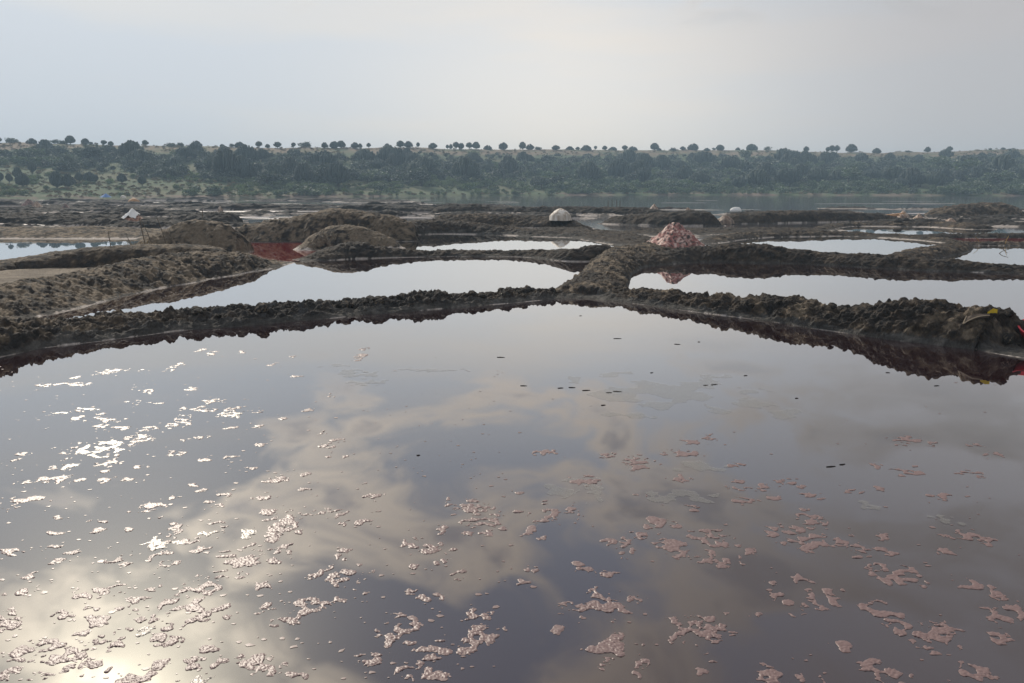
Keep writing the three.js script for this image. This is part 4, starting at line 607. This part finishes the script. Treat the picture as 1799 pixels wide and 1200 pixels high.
function leafCloud(seed, n, size, flat = 0.8) {
  const r = rng(seed), pos = [], idx = [], blobs = Array.from({ length: 7 }, () => [(r() - 0.5) * 0.62, 0.42 + r() * 0.32, (r() - 0.5) * 0.62, 0.18 + 0.14 * r()]);
  for (let i = 0; i < n; i++) {
    const b = blobs[i % 7], u = r() * 2 - 1, a = r() * 6.2832, q = Math.sqrt(1 - u * u), k = b[3] * (0.6 + 0.5 * r()), c = [b[0] + k * q * Math.cos(a), b[1] + k * u * flat, b[2] + k * q * Math.sin(a)];
    const v = () => [(r() - 0.5) * size, (r() - 0.5) * size, (r() - 0.5) * size], o = pos.length / 3;
    for (let j = 0; j < 4; j++) { const w = v(); pos.push(c[0] + w[0], c[1] + w[1], c[2] + w[2]); } idx.push(o, o + 1, o + 2, o + 1, o + 3, o + 2);
  }
  const g = new THREE.BufferGeometry(); g.setAttribute('position', new THREE.Float32BufferAttribute(pos, 3)); g.setIndex(idx); g.computeVertexNormals(); return g;
}
function leafy(seed, mat, n = 520) {
  const G = new THREE.Group(), r = rng(seed + 1), limbs = [tubeAlong([[0, -0.12, 0], [0.01, 0.2, 0], [0, 0.42, 0]], 0.05, 0.03, 6)];
  for (let i = 0; i < 5; i++) { const a = r() * 6.28, o = 0.15 + 0.15 * r(); limbs.push(tubeAlong([[0, 0.25 + 0.1 * r(), 0], [Math.cos(a) * o * 0.6, 0.42, Math.sin(a) * o * 0.6], [Math.cos(a) * o, 0.6, Math.sin(a) * o]], 0.022, 0.012, 5)); }
  const t = mergeGeometries(limbs); t.computeVertexNormals(); mesh(t, bark, 'trunk', G); mesh(leafCloud(seed, n, 0.15), mat, 'crown', G); return G;
}
const EU = [candelabra(1, 0.0, 1.0), candelabra(2, 0.12, 0.7), candelabra(3, 0.05, 1.3), candelabra(4, 0.16, 1.0), candelabra(5, -0.1, 1.1)], LF = [leafy(11, leaves[0]), leafy(12, leaves[1]), leafy(13, leaves[0]), leafy(14, leaves[3], 260)];
function plant(proto, px, t, w, h, turn, name, label, category, grp) {
  const p = hillAt(px, t), o = proto.clone(); o.userData = {}; o.position.set(p.x, p.y - 0.1, p.z); o.scale.set(w, h, w); o.rotation.y = turn; return add(o, name, label, category, grp);
}
{
  const r = rng(55);
  const sky = [[7, 240, 8, 3], [30, 241, 22, 9], [64, 243, 17, 2], [104, 244, 14, 9], [118, 246, 16, 9], [131, 238, 14, 0], [157, 243, 12, 4], [167, 249, 6, 1], [189, 246, 9, 1], [201, 248, 9, 0], [235, 246, 13, 4], [261, 246, 10, 3], [307, 250, 18, 9], [322, 250, 14, 9], [350, 247, 18, 2], [395, 253, 8, 0], [412, 252, 10, 9], [425, 249, 14, 4], [459, 248, 11, 3], [474, 253, 8, 0], [491, 249, 12, 1], [519, 250, 7, 1], [540, 248, 20, 9], [573, 250, 12, 2], [590, 248, 14, 4], [602, 247, 14, 0], [626, 250, 14, 2], [635, 252, 7, 0], [650, 251, 7, 3], [682, 252, 9, 4], [705, 247, 13, 0], [719, 248, 15, 2], [736, 250, 6, 1], [762, 251, 14, 3], [787, 254, 5, 1], [793, 253, 6, 0], [802, 249, 10, 1], [811, 251, 10, 4], [825, 250, 11, 3], [837, 249, 12, 0], [857, 255, 14, 2], [884, 250, 14, 4], [918, 249, 11, 0], [931, 253, 14, 2], [945, 257, 12, 9], [976, 255, 13, 3], [1000, 257, 14, 2], [1014, 258, 7, 0], [1029, 255, 18, 2], [1045, 256, 5, 1], [1061, 256, 8, 0], [1075, 258, 14, 4], [1096, 255, 9, 1], [1110, 257, 14, 4], [1148, 251, 14, 0], [1156, 260, 8, 2], [1180, 259, 13, 9], [1197, 257, 9, 3], [1215, 252, 17, 4], [1239, 260, 12, 2], [1252, 259, 8, 9], [1262, 254, 13, 4], [1293, 259, 8, 2], [1317, 253, 18, 4], [1343, 257, 15, 8], [1412, 257, 9, 0], [1450, 258, 7, 1], [1457, 255, 10, 3], [1466, 255, 9, 3], [1491, 253, 18, 2], [1535, 260, 14, 2], [1590, 264, 12, 9], [1624, 258, 11, 2], [1662, 257, 10, 3], [1733, 260, 5, 1], [1755, 259, 7, 0], [1772, 261, 10, 9]].sort((a, b) => a[0] - b[0]);
  const ones = ['', 'first', 'second', 'third', 'fourth', 'fifth', 'sixth', 'seventh', 'eighth', 'ninth', 'tenth', 'eleventh', 'twelfth', 'thirteenth', 'fourteenth', 'fifteenth', 'sixteenth', 'seventeenth', 'eighteenth', 'nineteenth'], tens = ['', '', 'twenty', 'thirty', 'forty', 'fifty', 'sixty', 'seventy', 'eighty'], tenth = ['', '', 'twentieth', 'thirtieth', 'fortieth', 'fiftieth', 'sixtieth', 'seventieth', 'eightieth'];
  const nth = n => n < 20 ? ones[n] : n % 10 ? `${tens[Math.floor(n / 10)]}-${ones[n % 10]}` : tenth[n / 10];
  sky.forEach(([px, top, w, k], i) => {
    const t = 0.985 + 0.03 * r(), p = hillAt(px, t), size = w / F * p.d, h = Math.max(0.8, heightOf(top, p.x, p.z) - p.y + 0.1), sunk = Math.max(0, size * 1.05 - h) * 0.4;
    const look = k === 9 ? 'dark leafy tree' : k === 8 ? 'pale feathery tree' : w > 15 ? 'broad candelabra tree' : w < 8 ? 'small candelabra tree' : 'rounded candelabra tree';
    const label = `${look} on the hill skyline, ${nth(i + 1)} from the left`;
    plant(k === 9 ? LF[0] : k === 8 ? LF[3] : EU[k], px, t, size * 1.18, (h + sunk) * 1.04, r() * 6.28, k >= 8 ? 'leafy_tree' : 'candelabra_tree', label, 'tree', 'trees on the hill skyline').position.y -= sunk;
  });
  // single trees on the grassy slope at left
  const rowT = (px, row) => { for (let t = 0; t < 1; t += 0.01) { const p = hillAt(px, t); if (heightOf(row, p.x, p.z) <= p.y) return t; } return 1; };
  for (const [px, base, w, h, k, label] of [[100, 331, 24, 30, 4, 'large dark candelabra tree in a clump on the grassy slope, left part'], [120, 331, 26, 26, 2, 'large dark candelabra tree in a clump on the grassy slope, right part'], [33, 315, 15, 22, 0, 'upright candelabra tree on the grassy slope near the left edge'], [40, 328, 22, 24, 4, 'bushy dark tree below the upright one near the left edge'], [17, 322, 12, 18, 3, 'slim dark tree at the left edge of the grassy slope'], [59, 306, 14, 22, 3, 'candelabra tree standing alone higher on the grassy slope'], [2, 320, 12, 18, 1, 'dark tree cut by the left edge of the photo'], [140, 322, 14, 20, 3, 'candelabra tree just right of the large dark clump'], [158, 321, 20, 20, 4, 'dark tree pair right of the large clump, left one'], [168, 322, 12, 16, 1, 'dark tree pair right of the large clump, right one'], [250, 328, 14, 20, 3, 'tree with a forked trunk at the lower edge of the wood'], [215, 322, 18, 18, 2, 'round dark tree at the lower wood edge above the tarp']]) {
    const t = rowT(px, base), p = hillAt(px, t); plant(EU[k], px, t, w / F * p.d * 1.05, h / F * p.d, r() * 6.28, 'candelabra_tree', label, 'tree', 'single trees on the grassy slope at left');
  }
  // trees of the wood that stand out singly
  let n = 0;
  for (let i = 0; i < 900 && n < 190; i++) {
    const px = -20 + 1840 * r(), t = 0.10 + 0.68 * Math.pow(r(), 0.9), dens = fbm(px * 0.012, 3, t * 5, 3) + 0.25 - (px < 420 ? 1.2 * (1 - ss(0.36, 0.6, t + px * 0.0007)) : 0) - ss(0.82, 0.95, t) * 0.3; if (dens < r() * 0.4) continue;
    const kind = r(), w = 3.4 + 4.0 * r() * (t < 0.65 ? 1 : 0.4), h = w * (0.65 + 0.35 * r()); n++;
    if (kind < 0.66) plant(EU[Math.floor(r() * 5)], px, t, w, h, r() * 6.28, 'candelabra_tree', 'dark round crowned tree in the wood on the far hillside', 'tree', 'trees of the wood on the far hillside');
    else plant(LF[Math.floor(r() * 3)], px, t, w * 1.1, h * 0.85, r() * 6.28, 'leafy_tree', 'leafy spreading tree in the wood on the far hillside', 'tree', 'leafy trees of the wood on the far hillside');
  }
  // undergrowth of the wood, shore scrub, grass clumps: one mass
  const scatter = (name, label, geo, mat, count, pick, size, seed) => {
    const q = rng(seed), list = [], m = new THREE.Matrix4(), e = new THREE.Euler(), col = new THREE.Color();
    for (let i = 0; i < count * 6 && list.length < count; i++) { const px = -60 + 1920 * q(), t = q(), ok = pick(px, t, q); if (!ok) continue; const p = hillAt(px, t), s = size(px, t, q); list.push([new THREE.Matrix4().compose(new THREE.Vector3(p.x, p.y - s * 0.12, p.z), new THREE.Quaternion().setFromEuler(e.set(0, q() * 6.28, 0)), new THREE.Vector3(s * (0.9 + 0.5 * q()), s * (0.6 + 0.35 * q()), s)), 0.7 + 0.6 * q()]); }
    const o = new THREE.InstancedMesh(geo, mat, list.length); list.forEach(([mm, v], i) => { o.setMatrixAt(i, mm); o.setColorAt(i, col.setRGB(v, v * (0.95 + 0.1 * q()), v)); }); o.castShadow = o.receiveShadow = true; o.name = name; o.userData = { kind: 'stuff', label }; scene.add(o);
  };
  const wood = (px, t, q) => { const d = fbm(px * 0.010, 3, t * 5, 4) + 0.30 - (px < 420 ? 1.1 * (1 - ss(0.36, 0.6, t + px * 0.0007)) : 0) - ss(0.80, 0.93, t) * 0.75 - (px > 300 ? 0.6 * (1 - ss(0.10, 0.34, t)) : 0); return d > q() * 0.35; };
  scatter('wood_undergrowth', 'dense dark wood covering the far hillside', leafCloud(31, 260, 0.2, 0.9), leaves[0], 1100, wood, (px, t, q) => (2.0 + 2.4 * q()) * (1 - 0.65 * ss(0.6, 0.9, t)), 61);
  scatter('wood_undergrowth', 'greener thickets between the dark trees of the hillside', leafCloud(32, 240, 0.2, 0.9), leaves[1], 1900, (px, t, q) => fbm(px * 0.008 + 9, 1, t * 4, 3) + (px > 1000 ? 0.15 : -0.05) + 0.12 - ss(0.75, 0.92, t) * 0.5 > q() * 0.3 && (px > 330 || t + px * 0.0007 > 0.5), (px, t, q) => (1.4 + 1.9 * q()) * (1 - 0.65 * ss(0.6, 0.9, t)), 62);
  scatter('shore_scrub', 'bright green scrub along the far shore and lower slope', leafCloud(33, 220, 0.22, 0.8), leaves[2], 2200, (px, t, q) => t < 0.40 * (0.6 + 0.6 * q()) && fbm(px * 0.02, 6, t * 8, 3) + 0.12 - (px < 330 ? 0.22 : 0) > q() * 0.25, (px, t, q) => 0.6 + 1.4 * q() * (0.5 + t * 2), 63);
  scatter('dry_grass', 'straw coloured grass clumps on the ridge and slope', leafCloud(34, 160, 0.24, 0.7), new THREE.MeshStandardMaterial({ color: rgb(0.23, 0.18, 0.10), roughness: 1, side: THREE.DoubleSide }), 1500, (px, t, q) => (t > 0.84 || (px < 420 && t < 0.5) || t < 0.05) && q() < 0.6, (px, t, q) => 0.4 + 0.6 * q(), 64);
}

renderer.render(scene, camera);
